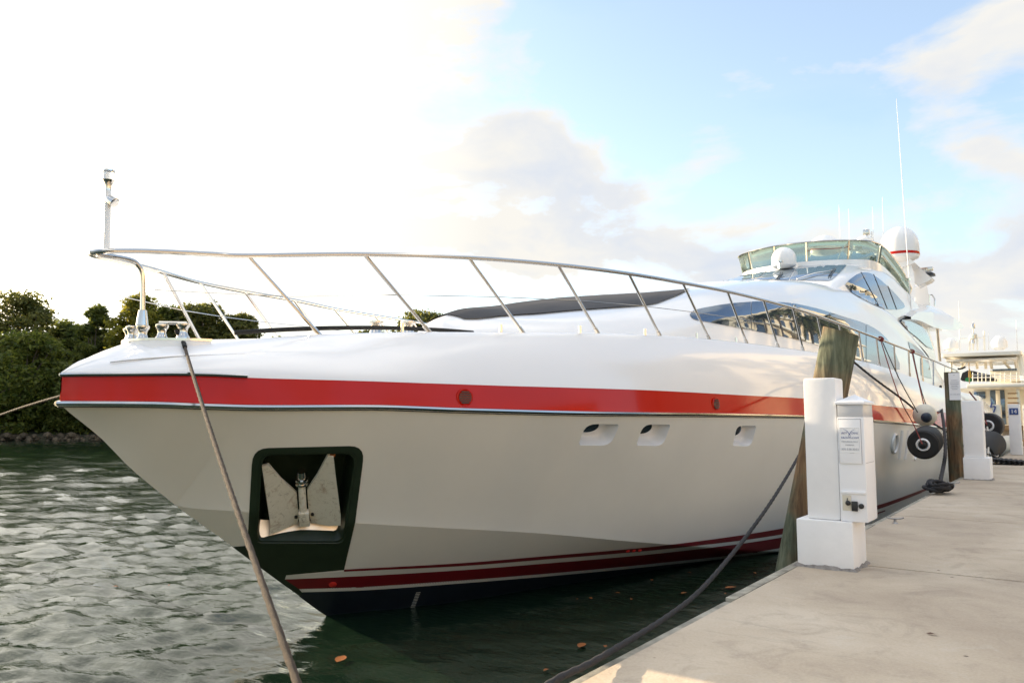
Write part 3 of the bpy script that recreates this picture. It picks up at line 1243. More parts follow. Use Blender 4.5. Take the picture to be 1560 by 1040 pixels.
# raised exhaust fins and ring well aft
for x, y0, y1 in [(1371, 655, 699), (1380.5, 655, 699.5), (1395, 680, 700)]:
    pa, na = on_hull(x + 2.5, y0)
    pb, nb = on_hull(x - 2.5, y1)
    q = MB()
    q.tube([pa, (pa + pb) / 2 + na * .008, pb], .04, 8)
    q.build('hull_fin', GEL, yacht)
p, n = on_hull(1362, 675)
q = MB()
u = n.orthogonal().normalized()
v = n.cross(u)
q.tube([p + n * .02 + (u * math.cos(k * math.pi / 14) + v * math.sin(k * math.pi / 14)) * .20 for k in range(29)], .03, 8)
q.build('hull_ring', GEL, yacht)

# anchor pocket
loop = dens_loop(POCKET, 4)
pn = [on_hull(*p) for p in loop]
PN = sum((n for _, n in pn), Vector()).normalized()
PCN = sum((p for p, _ in pn), Vector()) / len(pn)
q = MB()
q.grid([[PCN + (p - PCN) * s - PN * d for p, _ in pn] for d, s in [(-.012, 1.0), (0, .985), (.012, .975), (.34, .86), (.36, .8), (.365, .02)]], True)
pocket = q.build('anchor_pocket', GREEN, yacht, sharp=40)


def on_pocket(x, y, d):                    # point at depth d behind the pocket mouth
    return onplane(x, y, PCN - PN * d, PN)


# bright plate along the pocket's foot
a = [on_pocket(393, 797, .10), on_pocket(397, 826, .0), on_pocket(522, 826, .0), on_pocket(530, 800, .10)]
q = MB()
q.grid([[on_pocket(389 + 3 * i, 824.5 - i * .4 + (i == 0) * 1, .0 + i * .02) + Vector((0, 0, .0)), on_pocket(521 + 1.2 * i, 825.5 - i * .4 + (i == 0), .0 + i * .02)] for i in range(2)])
row = []
for i in range(9):
    f_ = i / 8
    # sweeps from the mouth back and up like a chute
    y = 826.5 - 33 * f_
    d = .015 + .19 * f_
    row.append([on_pocket(x_, y + (2.5 * abs(k - 5) / 5 * -f_), d) for k, x_ in enumerate([391 + (526 - 391) * k / 10 + (2 * f_ if k < 5 else -1 * f_) for k in range(11)])])
q = MB()
q.grid(row)
o = q.build('pocket_plate', PLATE, pocket)

# the anchor
anc = thing('anchor', 'scuffed white plough anchor with two triangular flukes stowed in the bow pocket', 'anchor', PCN)


def plate(name, px, thick, m, parent):
    loop = [on_pocket(x, y, d) for x, y, d in px]
    q = MB()
    q.prism(loop, -PN * thick)
    return q.build(name, m, parent, sharp=25)


def fluke(px, rows_d):
    loop = dens_loop([(x, y) for x, y, d in px], 6)
    return loop


for px in ([(399, 711, .05), (409, 708, .05), (428, 730, .10), (452, 751, .14), (455, 790, .12), (453, 797, .12), (430, 807, .08), (410, 815, .03), (412, 800, .03), (406, 758, .04)],
           [(468, 746, .14), (483, 724, .10), (499, 694, .04), (508, 696, .03), (512, 730, .03), (519, 785, .02), (519, 800, .02), (500, 800.5, .06), (474, 796, .12), (470, 778, .13)]):
    plate('fluke', px, .035, ANCH, anc)
q = MB()
pc = [on_pocket(459, 728, .17), on_pocket(460, 745, .13), on_pocket(463, 797, .09)]
q.tube(pc, [.038, .038, .042], 14)
sh = q.build('shank', ANCH, anc)
q = MB()
q.box((-.055, -.0, -.03), (.055, .20, .05), ((on_pocket(475, 770, .08) - on_pocket(451, 771, .08)).normalized(), (on_pocket(460, 760, .08) - on_pocket(463, 797, .08)).normalized(), PN), on_pocket(464, 797, .10), bev=.01)
q.build('crown', ANCH, anc)
q = MB()
ax = (on_pocket(460, 700, .17) - on_pocket(461, 745, .13)).normalized()
q.lathe([(.045, -.05), (.07, -.045), (.07, -.02), (.055, -.015), (.055, 0), (.072, .004), (.072, .03), (.05, .035), (.05, .12)], on_pocket(459.5, 731, .155), ax, 18)
q.build('shank_collar', STEEL, anc)
for x, y in [(451, 786), (476, 782)]:
    one('crown_bolt', BLACKP, anc, 'lathe', [(.018, 0), (.018, .02)], on_pocket(x, y, .115), PN, 10)
q = MB()
q.prism([on_pocket(501, 694, .05), on_pocket(512, 690, .05), on_pocket(510, 696, .05)], -PN * .02)
q.build('rusty_tip', RUST, anc)

# ------------------------------------------------------------------ deckhouse, lofted from stations
def loft(stations, nsub=5, ny=7):
    """stations: (Y, [(b, z), ...]) -> rows of points from the side base to the centreline"""
    n = len(stations[0][1])
    ys = [s_[0] for s_ in stations]
    fb = [pchip([(s_[0], s_[1][k][0]) for s_ in stations]) for k in range(n)]
    fz = [pchip([(s_[0], s_[1][k][1]) for s_ in stations]) for k in range(n)]
    rows = []
    for i in range(len(ys) - 1):
        for j in range(ny):
            Y = ys[i] + (ys[i + 1] - ys[i]) * j / ny
            rows.append(spline([Vector((fb[k](Y), Y, fz[k](Y))) for k in range(n)], nsub))
    rows.append(spline([Vector((fb[k](ys[-1]), ys[-1], fz[k](ys[-1]))) for k in range(n)], nsub))
    return rows


def both(rows):
    q = MB()
    for s in (1, -1):
        q.grid([[Vector((X0 + s * p.x, p.y, p.z)) for p in r_] for r_ in rows])
    # close the after end
    e = rows[-1]
    n = len(e)
    q.add([Vector((X0 + p.x, p.y, p.z)) for p in e] + [Vector((X0 - p.x, p.y, p.z)) for p in e], [(i, i + 1, n + i + 1, n + i) for i in range(n - 1)])
    return q


HOUSE = [
    (8.35, [(.30, 3.2), (.28, 3.2), (.25, 3.2), (.20, 3.2), (.15, 3.2), (.08, 3.2), (0, 3.2)]),
    (8.55, [(.50, 3.38), (.46, 3.52), (.42, 3.60), (.34, 3.68), (.26, 3.73), (.14, 3.77), (0, 3.79)]),
    (10.0, [(1.50, 3.38), (1.46, 3.60), (1.38, 3.74), (1.25, 3.86), (1.0, 3.95), (.5, 4.075), (0, 4.16)]),
    (12.5, [(2.15, 3.35), (2.12, 3.75), (2.03, 4.02), (1.85, 4.21), (1.5, 4.41), (.8, 4.55), (0, 4.635)]),
    (14.6, [(2.48, 3.35), (2.46, 3.95), (2.42, 4.36), (2.12, 4.71), (1.7, 4.90), (.8, 4.97), (0, 5.01)]),
    (18.0, [(2.66, 3.3), (2.66, 3.95), (2.61, 4.80), (2.44, 5.22), (2.0, 5.50), (1.0, 5.62), (0, 5.66)]),
    (22.0, [(2.72, 3.2), (2.72, 3.95), (2.67, 4.90), (2.50, 5.50), (2.12, 5.95), (1.1, 6.12), (0, 6.18)]),
    (25.0, [(2.74, 3.1), (2.74, 3.90), (2.70, 4.75), (2.56, 5.50), (2.36, 6.05), (1.2, 6.35), (0, 6.40)]),
    (29.0, [(2.76, 3.0), (2.76, 3.80), (2.73, 4.55), (2.62, 5.30), (2.48, 5.95), (1.3, 6.20), (0, 6.25)]),
    (33.0, [(2.78, 2.9), (2.78, 3.60), (2.72, 4.25), (2.66, 4.85), (2.55, 5.40), (1.4, 5.65), (0, 5.70)]),
    (38.0, [(2.80, 2.7), (2.80, 3.30), (2.76, 3.75), (2.70, 4.15), (2.58, 4.50), (1.4, 4.65), (0, 4.70)]),
    (43.0, [(2.80, 2.5), (2.80, 2.80), (2.78, 3.00), (2.72, 3.20), (2.60, 3.35), (1.4, 3.42), (0, 3.45)]),
]
hm = both(loft(HOUSE))
house = hm.build('deckhouse', GEL, yacht, sharp=60)
PILOT = [
    (23.0, [(2.10, 5.60), (2.05, 5.72), (1.98, 5.78), (1.80, 5.84), (1.0, 5.92), (0, 5.95)]),
    (23.7, [(2.16, 5.85), (2.12, 6.10), (2.02, 6.22), (1.82, 6.30), (1.0, 6.40), (0, 6.43)]),
    (24.6, [(2.34, 5.95), (2.32, 6.30), (2.20, 6.55), (1.90, 6.68), (1.0, 6.80), (0, 6.83)]),
    (27.4, [(2.46, 5.8), (2.44, 6.40), (2.34, 6.95), (1.98, 7.36), (1.1, 7.50), (0, 7.54)]),
    (29.5, [(2.50, 5.7), (2.48, 6.40), (2.42, 7.05), (2.20, 7.50), (1.2, 7.66), (0, 7.70)]),
    (33.0, [(2.54, 5.4), (2.54, 6.20), (2.48, 6.85), (2.32, 7.30), (1.3, 7.45), (0, 7.48)]),
    (36.5, [(2.56, 5.0), (2.56, 5.80), (2.52, 6.35), (2.40, 6.75), (1.3, 6.90), (0, 6.92)]),
    (39.0, [(2.56, 4.4), (2.56, 4.95), (2.52, 5.25), (2.42, 5.45), (1.3, 5.55), (0, 5.57)]),
]
pm = both(loft(PILOT))
pilot = pm.build('pilothouse', GEL, yacht, sharp=60)
BV_H = BVHTree.FromPolygons([v[:] for v in hm.v], hm.f)
BV_P = BVHTree.FromPolygons([v[:] for v in pm.v], pm.f)


def on_pilot(x, y):
    for e in range(0, 14):
        r = ray(x, y + e * 1.0).normalized()
        h = BV_P.ray_cast(CAM, r)
        if h[0] is not None:
            return h[0], h[1] if h[1].dot(r) < 0 else -h[1]
    return CAM + r * 25, -r


def on_house(x, y):
    r = ray(x, y).normalized()
    best = None
    for bv in (BV_H, BV_P):
        h = bv.ray_cast(CAM, r)
        if h[0] is not None and (best is None or h[3] < best[2]):
            best = (h[0], h[1] if h[1].dot(r) < 0 else -h[1], h[3])
    if best is None:
        for e in range(1, 12):             # just off the edge: nudge downwards
            h = BV_H.ray_cast(CAM, ray(x, y + e * 1.5).normalized())
            g_ = BV_P.ray_cast(CAM, ray(x, y + e * 1.5).normalized())
            if g_[0] is not None and (h[0] is None or g_[3] < h[3]):
                h = g_
            if h[0] is not None:
                return h[0], h[1] if h[1].dot(r) < 0 else -h[1]
        return CAM + r * 30, -r
    return best[0], best[1]


def mirror(o):                             # the same part on the far side
    me = o.data.copy()
    for v in me.vertices:
        v.co.x = -v.co.x                   # the yacht's root stands on the centreline
    me.flip_normals()
    c = o.copy()
    c.data = me
    C.objects.link(c)
    return c


def glazing(name, px, m, off=.012, step=5, surf=None):
    o = skin(px, surf or on_house, off, step=step).build(name, m, yacht, sharp=60)
    me = o.data
    return o


# black sun cover over the forward windscreen
edge_pts = []
for x, y in [(690, 488), (735, 486.5), (800, 480), (850, 476), (900, 472), (945, 469), (978, 466.5), (1003, 462), (1030, 451.5), (1052, 441)]:
    p_, n_ = on_house(x, y)
    if p_.x > X0 and (not edge_pts or p_.y > edge_pts[-1][0] + .05):
        edge_pts.append((p_.y, p_.x - X0))
b_out = pchip(edge_pts)
YC0, YC1 = 8.75, edge_pts[-1][0]
b_in = pchip([(YC0, 0), (11.7, 0), (YC1, edge_pts[-1][1] - .02)])


def drop(b_, Y):                           # point on the deckhouse under (b, Y)
    h = BV_H.ray_cast(Vector((X0 + b_, Y, 30)), Vector((0, 0, -1)))
    return h[0] + (h[1] if h[1].z > 0 else -h[1]) * .022


q = MB()
rows = []
for i in range(41):
    Y = YC0 + (YC1 - YC0) * i / 40
    bo = min(b_out(Y), 3) if Y > edge_pts[0][0] else edge_pts[0][1] * max(.25, (Y - YC0) / (edge_pts[0][0] - YC0 + .01))
    bi = b_in(Y)
    bo = max(bo, bi + .01)
    half = [drop(bi + (bo - bi) * k / 14 + .001, Y) for k in range(15)]
    rows.append(half)
for sgn in (1, -1):
    q.grid([[Vector((X0 + sgn * (p.x - X0), p.y, p.z + .006 * noise.noise(Vector((p.x * 5 * sgn, p.y * 1.5, 2))))) for p in r_] for r_ in rows])
q.build('windscreen_cover', MESHC, yacht, sharp=60, weld=.004)
# long side windows of the main deck, in three panes
LT = pchip([(1050, 479.5), (1056, 474), (1080, 468), (1120, 462), (1160, 459.5), (1200, 461.5), (1240, 469), (1280, 481), (1320, 494), (1340, 506), (1358, 526), (1371, 556)])
LB = pchip([(1050, 479.5), (1056, 486), (1080, 491), (1120, 498.5), (1170, 508), (1240, 524), (1290, 543), (1330, 560), (1371, 563)])


def pane(name, xa, xb, m, par=None):
    xs = [xa + (xb - xa) * i / 40 for i in range(41)]
    px = [(x, LT(x)) for x in xs] + [(x, LB(x)) for x in xs[::-1]]
    px = [p for i, p in enumerate(px) if i == 0 or math.hypot(p[0] - px[i - 1][0], p[1] - px[i - 1][1]) > .4]
    return glazing(name, px, m, .015, 4)


for xa, xb in [(1051, 1143), (1144, 1205), (1206, 1262), (1263, 1318), (1319, 1370)]:
    pane('side_window', xa, xb, GLASS)
# pilothouse windscreen: three panes
for px in ([(1082, 429.5), (1118, 419), (1150, 412.5), (1172, 409.5), (1150, 427), (1120, 428.5)],
           [(1152, 427), (1174, 409.3), (1196, 407), (1213, 406), (1201, 427), (1180, 426.5)],
           [(1203, 427), (1215, 405.8), (1250, 404.5), (1290, 404), (1278, 417), (1268, 426), (1262, 428)]):
    glazing('windscreen_pane', px, GLASS2, .015, 4, on_pilot)
TEAR = [(1286.5, 434), (1294, 426), (1304, 418.5), (1314, 415), (1325, 416), (1338, 424), (1352, 436), (1366, 450), (1377, 463), (1378.5, 468), (1372, 471), (1358, 472), (1345, 470), (1330, 464), (1312, 455), (1297, 446)]
tear = glazing('teardrop_window', round_poly(TEAR, 3, 2), GLASS, .015, 4)
q = MB()
for (xa, ya), (xb, yb) in [((1311, 415), (1338, 466)), ((1330, 418), (1351, 470)), ((1352, 436), (1365, 471))]:
    q.tube([on_house(xa + (xb - xa) * k / 6, ya + (yb - ya) * k / 6)[0] + on_house(xa + (xb - xa) * k / 6, ya + (yb - ya) * k / 6)[1] * .02 for k in range(7)], .012, 5)
q.build('window_bar', BLACKP, yacht)
# after windows under the swept wing
for px in ([(1383, 520), (1394, 526), (1405, 536), (1411, 544), (1398, 537), (1386, 531)],
           [(1402, 545), (1414, 549), (1419, 577), (1403, 572)]):
    glazing('after_window', px, GLASS, .015, 3)
glazing('wing_glass', [(1369, 488), (1376, 484), (1390, 487), (1402, 495), (1411, 507), (1418, 524), (1421, 532), (1411, 528), (1396, 514), (1382, 503)], GLASS2, .03, 3)

for o_ in [o_ for o_ in yacht.children if o_.name.split('.')[0] in ('side_window', 'teardrop_window', 'after_window', 'wing_glass', 'window_bar')]:
    mirror(o_)
# windscreen wipers
for (xa, ya), (xb, yb), (xc, yc) in [((1214, 428), (1268, 415), (1271, 412)), ((1151, 427.5), (1188, 421), (1189, 418)), ((1078, 429), (1098, 425), (1101, 423))]:
    q = MB()
    p0, p1, p2 = [on_pilot(x, y)[0] + on_pilot(x, y)[1] * .06 for x, y in ((xa, ya), (xb, yb), (xc, yc))]
    q.tube([p0, (p0 + p1) / 2 + Vector((0, 0, .05)), p1], .018, 6)
    wp = q.build('wiper', STEEL, yacht)
    q = MB()
    for k in range(2):
        a_, n_ = on_pilot(xb + 2 + 3 * k, yb - 4)
        c_, n2 = on_pilot(xb - 6 + 3 * k, yb + 8)
        q.tube([a_ + n_ * .05, c_ + n2 * .05], .014, 5)
    q.build('wiper_blade', BLACKP, wp)

# flybridge: coaming, tinted windscreen
def fly_plan(s):                           # s 0..1: far side aft -> bow -> near side aft; plan point
    pts = [(-2.28, 34.6), (-2.30, 31.5), (-2.28, 28.6), (-1.95, 27.5), (-1.0, 26.7), (0, 26.45), (1.0, 26.7), (1.95, 27.5), (2.28, 28.6), (2.30, 31.5), (2.28, 34.6)]
    sp_ = spline([Vector((p[0], p[1], 0)) for p in pts], 8)
    f = s * (len(sp_) - 1)
    i = min(int(f), len(sp_) - 2)
    return sp_[i].lerp(sp_[i + 1], f - i)


zlo = pchip([(26.4, 7.52), (28.6, 7.62), (31.5, 7.52), (34.6, 7.12)])
zhi = pchip([(26.4, 8.15), (28.6, 8.22), (31.5, 8.06), (34.6, 7.52)])
FN = 80
base_, top_ = [], []
for i in range(FN + 1):
    p = fly_plan(i / FN)
    out = Vector((p.x * .05, -.10 if p.y < 28 else 0, 0))
    base_.append(Vector((X0 + p.x, p.y, zlo(p.y))))
    top_.append(Vector((X0 + p.x, p.y, zhi(p.y))) + out)
q = MB()
q.grid([[p - Vector((0, 0, .55)) for p in base_], [p - Vector((0, 0, .05)) for p in base_], base_, [Vector((X0 + (p.x - X0) * .94, p.y + .12, p.z + .01)) for p in base_]])
q.build('flybridge_coaming', GEL, yacht)
for a_, b_ in [(0, 16), (16, 28), (28, 36), (36, 44), (44, 53), (53, 64), (64, 80)]:
    q = MB()
    q.grid([base_[a_:b_ + 1], top_[a_:b_ + 1]])
    gp = q.build('flybridge_pane', FGLASS, yacht, fix=False)
    sol = gp.modifiers.new('thickness', 'SOLIDIFY')
    sol.thickness = .012
    q = MB()
    q.tube([base_[b_] + Vector((0, 0, .01)), top_[b_]], .022, 6)
    q.build('pane_mullion', STEEL, gp)
q = MB()
q.tube(top_, .026, 8)
q.build('flybridge_top_rail', STEEL, yacht)


# satellite domes
def dome(px, y_top, y_bot, depth, wpx, label_m=DOMEW, band=True, name='satellite_dome', parent=None):
    c = at(px, y_bot, depth)
    r_ = wpx / FPX * depth / 2
    h = (y_bot - y_top) / FPX * depth
    prof = [(r_ * .55, 0), (r_ * .95, h * .10), (r_, h * .16), (r_ * 1.0, h * .45)]
    for k in range(1, 9):
        a_ = k / 8 * math.pi / 2
        prof.append((r_ * math.cos(a_), h * .45 + (h * .55) * math.sin(a_)))
    q = MB()
    q.lathe(prof, c, (0, 0, 1), 36)
    d = q.build(name, label_m, parent or yacht, sharp=40)
    if band:
        q = MB()
        q.lathe([(r_ * .99, h * .17), (r_ * 1.012, h * .175), (r_ * 1.012, h * .245), (r_ * .99, h * .25)], c, (0, 0, 1), 36)
        q.build('red_band', RED, d)
    return d, c, r_


dome(1371.5, 345, 400, 32.9, 54)
dome(1256.5, 358, 402, 34.7, 49)
dome(1194.5, 376.5, 409, 25.6, 36, band=False)
c = at(1188, 409, 25.0)
one('bow_camera', STEEL, yacht, 'lathe', [(.05, 0), (.04, .18), (.10, .20), (.10, .25), (.03, .27)], c, (0, 0, 1), 12)
# radar mast: fin under the big dome, platform, side arm
q = MB()
yb = 36.3
fin = [(1374, 400), (1390, 402), (1396, 420), (1398, 450), (1395, 470), (1384, 490), (1376, 486), (1377, 440)]
lp = [ony(x, y, yb) for x, y in fin]
q.prism([p - Vector((.0, .55, 0)) for p in lp], Vector((-.25, 1.2, 0)))
q.build('mast_fin', GEL, yacht, sharp=30)
q = MB()
lp = [ony(x, y, yb) for x, y in [(1345, 404), (1392, 399), (1398, 404), (1372, 413), (1350, 412)]]
q.prism([p - Vector((0, .7, 0)) for p in lp], Vector((0, 1.5, 0)))
q.build('dome_platform', GEL, yacht, sharp=30)
q = MB()
lp = [ony(x, y, 37.5) for x, y in [(1393, 400), (1415, 420), (1422, 425), (1418, 429), (1400, 437), (1393, 432)]]
q.prism([p - Vector((0, .35, 0)) for p in lp], Vector((0, .8, 0)))
q.build('mast_arm', GEL, yacht, sharp=30)
c = ony(1413.5, 421, 37.5)
one('camera_turret', BLACKP, yacht, 'lathe', [(.30, 0), (.28, .10), (.16, .18), (.05, .2)], c, (0, 0, 1), 18)
q = MB()
q.box((-.28, -.09, .22), (.22, .09, .40), None, c, bev=.04)
q.build('searchlight', STEEL, yacht)
q = MB()
lp = [ony(x, y, 38.5) for x, y in [(1394, 437), (1412, 433), (1417, 464), (1394, 470)]]
q.prism(lp, Vector((-.8, 1.0, 0)))
q.build('mast_housing', GEL, yacht)
q = MB()
q.tube([ony(x, y, 39) for x, y in [(1416, 466), (1416, 449), (1420, 449), (1424, 455), (1424, 466)]], .035, 6)
q.build('mast_grab_rail', STEEL, yacht)
# open array radar and masthead lights behind the flybridge screen
q = MB()
q.tube([ony(1281, 383, 35), ony(1323, 379.5, 35)], .09, 8)
ra = q.build('radar_scanner', DOMEW, yacht)
one('radar_pedestal', DOMEW, ra, 'lathe', [(.2, -.45), (.22, -.15), (.1, 0)], ony(1303, 383, 35), (0, 0, 1), 14)
one('masthead_dome', DOMEW, yacht, 'lathe', [(.1, -.02), (.36, 0), (.36, .10), (.2, .22), (.01, .26)], ony(1317, 368, 38), (0, 0, 1), 20)
q = MB()
q.tube([ony(1319, 366, 38), ony(1320, 349, 38)], [.10, .05], 8)
q.tube([ony(1328, 368, 38), ony(1328, 353, 38)], .04, 6)
q.build('masthead_light', DOMEW, yacht)
q = MB()
q.box((-.14, -.1, -.12), (.14, .1, .12), None, ony(1320, 354, 38), bev=.03)
q.build('horn', STEEL, yacht)


# whip aerials
def whip(pa, pb, Y, r_):
    q = MB()
    a_, b_ = ony(*pa, Y), ony(*pb, Y)
    q.tube([a_, a_.lerp(b_, .3), b_], [r_, r_ * .35], 6)
    q.build('whip_aerial', DOMEW, yacht)


pA, pN = on_house(1391, 512)
whip((1391, 514), (1365.5, 150), pA.y, .024)
for xa, yb_, Y in [(1279, 312, 36), (1293.5, 318, 36.5), (1330, 315, 38), (1345, 300, 38)]:
    whip((xa + 1, 372), (xa - 1, yb_), Y, .018)
one('aerial_bracket', STEEL, yacht, 'tube', [ony(1378, 427, pA.y), ony(1386, 425, pA.y - .3)], .05, 8)

# after hardtop on its post
rows = []
HT = pchip([(1388, 481), (1400, 470), (1425, 466), (1448, 473), (1462, 485), (1468, 497)])
HB = pchip([(1388, 486), (1400, 488), (1425, 499), (1448, 503), (1462, 501), (1468, 499)])
q = MB()
f1_, f2_ = [], []
for i in range(25):
    x = 1388 + 80 * i / 24
    f1_.append((x, HT(x)))
    f2_.append((x, HB(x)))
near = [onx(x, y, X0 + 2.75) for x, y in f1_]
low = [onx(x, y, X0 + 2.75) for x, y in f2_]
far = lambda p, s: Vector((2 * X0 - p.x, p.y, p.z))
rows = [[Vector((p.x, p.y, p.z)) for p in low], [p.lerp(l, .3) + Vector((.0, 0, 0)) for p, l in zip(near, low)], [Vector((X0 + 2.3, p.y, p.z + .10)) for p in near], [Vector((X0, p.y, p.z + .28)) for p in near]]
q.grid(rows)
q.grid([[Vector((2 * X0 - p.x, p.y, p.z)) for p in r_] for r_ in rows])
q.grid([low, [Vector((X0, p.y, p.z)) for p in low], [Vector((2 * X0 - p.x, p.y, p.z)) for p in low]])
q.build('after_hardtop', GEL, yacht, sharp=50, weld=.002)
q = MB()
pt = onx(1426.5, 484, X0 + 2.5)
q.tube([pt, onx(1432, 550, X0 + 2.5)], .06, 8)
q.build('hardtop_post', STEEL, yacht)

# ------------------------------------------------------------------ bow rail and deck fittings
RT = [(378, 389.5), (555, 387.5), (714, 392.5), (850, 403.5), (958, 417), (1040, 431), (1108, 444), (1163, 457), (1208, 469), (1245, 481), (1278, 493), (1308, 504.5), (1335, 514.5), (1362, 525), (1384, 533.5), (1404, 542), (1422, 549), (1440, 557), (1458, 564.5)]
RB = [(488, 510), (656, 505.5), (798, 504), (912, 507), (1006, 511.5), (1081, 516.5), (1138, 522), (1186, 528.5), (1224, 534.5), (1258, 541), (1288, 546.5), (1315, 552), (1340, 559), (1364, 566), (1386, 573.5), (1406, 581), (1422, 587), (1438, 593), (1453, 600)]
b_rail = pchip([(3.6, 0.02), (3.66, .13), (3.82, .26), (4.15, .45), (4.48, .62), (4.77, .78), (5.69, 1.5), (6.75, 2.06), (7.95, 2.48), (9.1, 2.85), (10.3, 3.08), (12, 3.34), (14, 3.60), (17, 3.94), (20, 4.15), (25, 4.28), (35, 4.28), (43, 4.05)])
tops = lift(RT, b_rail)
feet = []
for (x, y), (Y, z) in zip(RB, tops):
    lo, hi = 3.4, 60
    for _ in range(50):
        m_ = (lo + hi) / 2
        if onx(x, y, X0 + b_g(m_) - .07).y > m_:
            lo = m_
        else:
            hi = m_
    p = onx(x, y, X0 + b_g(lo) - .07)
    feet.append(Vector((p.x - X0, p.y, z_g(p.y) - .0)))
zrail = pchip([(Y, z) for Y, z in tops])
head = [(.0, 3.60, 3.955), (.10, 3.635, 3.957), (.20, 3.74, 3.965), (.32, 3.95, 3.985), (.47, 4.22, 4.0), (.63, 4.52, 4.012)]
line = [Vector(p) for p in head] + [Vector((b_rail(Y), Y, z)) for Y, z in tops]
for s in (1, -1):
    q = MB()
    ln = [Vector((X0 + s * p.x, p.y, p.z)) for p in line]
    q.tube(ln, .026, 10, smooth=6)
    q.build('hand_rail', STEEL, yacht)
    for i, ((Y, z), f_) in enumerate(zip(tops, feet)):
        q = MB()
        a_ = Vector((X0 + s * b_rail(Y), Y, z))
        c_ = Vector((X0 + s * f_.x, f_.y, f_.z))
        q.tube([a_, c_], .019, 8)
        so = q.build('stanchion', STEEL, yacht)
        q = MB()
        d_ = (a_ - c_).normalized()
        q.tube([c_ - d_ * .02, c_ + d_ * .11], .027, 8)
        q.build('stanchion_socket', STEEL, so)
    # mid wire
    q = MB()
    wr = []
    for i in range(0, 8):
        (Y, z), f_ = tops[i], feet[i]
        wr.append(Vector((X0 + s * (b_rail(Y) * .5 + f_.x * .5), (Y + f_.y) / 2, (z + f_.z) / 2)))
    q.tube([Vector((X0 + s * .33, 4.05, 3.62))] + wr, .005, 5)
    q.build('rail_wire', STEEL, yacht)
    # small drain pipes at the feet
    for f_ in feet[1:7]:
        q = MB()
        q.tube([Vector((X0 + s * (f_.x - .03), f_.y - .42, f_.z - .02)), Vector((X0 + s * (f_.x - .03), f_.y - .42, f_.z + .075))], .019, 8)
        q.build('deck_plug', STEEL, yacht)
# pulpit support: from the rail head down to the stem fitting
q = MB()
q.tube([Vector((X0 + .05, 3.62, 3.93)), Vector((X0 + .06, 3.75, 3.935)), Vector((X0 + .05, 3.95, 3.93)), Vector((X0 + .05, 4.03, 3.89)), Vector((X0 + .05, 4.075, 3.80)), Vector((X0 + .05, 4.09, 3.55)), Vector((X0 + .05, 4.095, 3.24))], .024, 10, smooth=6)
q.build('pulpit_support', STEEL, yacht)


def fairlead(px, py, depth, sc_=1.0, twin=True):
    c = at(px, py, depth)
    return c


prof = [(.062, 0), (.062, .02), (.045, .045), (.038, .075), (.045, .105), (.062, .13), (.062, .15), (.05, .158)]
roll = []
bowl = lambda b, Y, z: Vector((X0 + b, Y, z))
FZ = 3.14
for b_, Y in [(.06, 4.10), (-.10, 4.08), (.30, 4.16), (.44, 4.30), (-.30, 4.16), (-.44, 4.30)]:
    q = MB()
    q.lathe(prof, bowl(b_, Y, FZ + .015 * (Y > 4.2)), (0, 0, 1), 20)
    roll.append(q.build('fairlead_roller', STEEL, yacht))
for s in (1, -1):
    q = MB()
    q.tube([bowl(s * .28, 4.14, FZ + .172), bowl(s * .46, 4.32, FZ + .172)], .016, 8)
    q.build('fairlead_bar', STEEL, yacht)
    q = MB()
    lp = [bowl(s * b_, Y, FZ - .005) for b_, Y in [(0, 4.0), (.12, 4.0), (.28, 4.06), (.46, 4.2), (.60, 4.36), (.66, 4.48), (.58, 4.47), (.42, 4.36), (.22, 4.24), (0, 4.2)]]
    q.prism(lp, Vector((0, 0, .022)))
    q.build('bow_plate', STEEL, yacht)
    q = MB()
    cen_ = sum(lp, Vector()) / len(lp)
    q.prism([p + (cen_ - p) * .03 for p in lp], Vector((0, 0, -.11)))
    q.build('bow_plinth', GEL, yacht)
one('support_cone', STEEL, yacht, 'lathe', [(.058, 0), (.05, .07), (.038, .15), (.03, .155)], bowl(.05, 4.095, FZ + .155), (0, 0, 1), 18)
# jackstaff with anchor light and bow lamp
p0 = Vector((X0, 3.735, 3.965))
p1 = Vector((X0 + .0, 3.72, 4.60))
q = MB()
q.tube([p0, p1], .030, 10)
js = q.build('jackstaff', DOMEW, yacht)
q = MB()
q.lathe([(.030, -.02), (.030, .03), (.045, .07), (.055, .085)], p1, (0, 0, 1), 18)
lm = q.build('anchor_light', STEEL, yacht)
one('lamp_lens', CLEAR, lm, 'lathe', [(.05, .085), (.053, .10), (.053, .16), (.05, .17)], p1, (0, 0, 1), 18)
one('lamp_cap', STEEL, lm, 'lathe', [(.054, .17), (.054, .185), (.04, .19)], p1, (0, 0, 1), 18)
q = MB()
d_ = Vector((.75, .35, -.55)).normalized()
c_ = p1 + Vector((.02, 0, -.10))
q.lathe([(.03, -.01), (.045, .02), (.05, .085), (.04, .09)], c_, d_, 16)
q.build('bow_lamp', STEEL, yacht)
# foredeck: black hose lying inside the rail, windlass and bollard tops
q = MB()
hs = [Vector((X0 + b_, Y, z)) for b_, Y, z in [(.62, 4.75, 3.245), (.85, 5.1, 3.29), (1.08, 5.6, 3.34), (1.28, 6.2, 3.385), (1.45, 6.9, 3.415), (1.52, 7.5, 3.43)]]
q.tube(hs, .024, 8, smooth=5)
tag(q.build('deck_hose', BLACKF), 'black hose lying along the foredeck inside the bow rail', 'hose')
for (px, py, b_) in [(622, 502, .75), (572, 502, .55)]:
    c_ = onx(px, py + 4, X0 + b_)
    q = MB()
    q.lathe([(.09, -.06), (.07, .02), (.05, .05), (.055, .09), (.10, .115), (.10, .135), (.03, .14)], c_, (0, 0, 1), 18)
    q.build('capstan', STEEL, yacht)

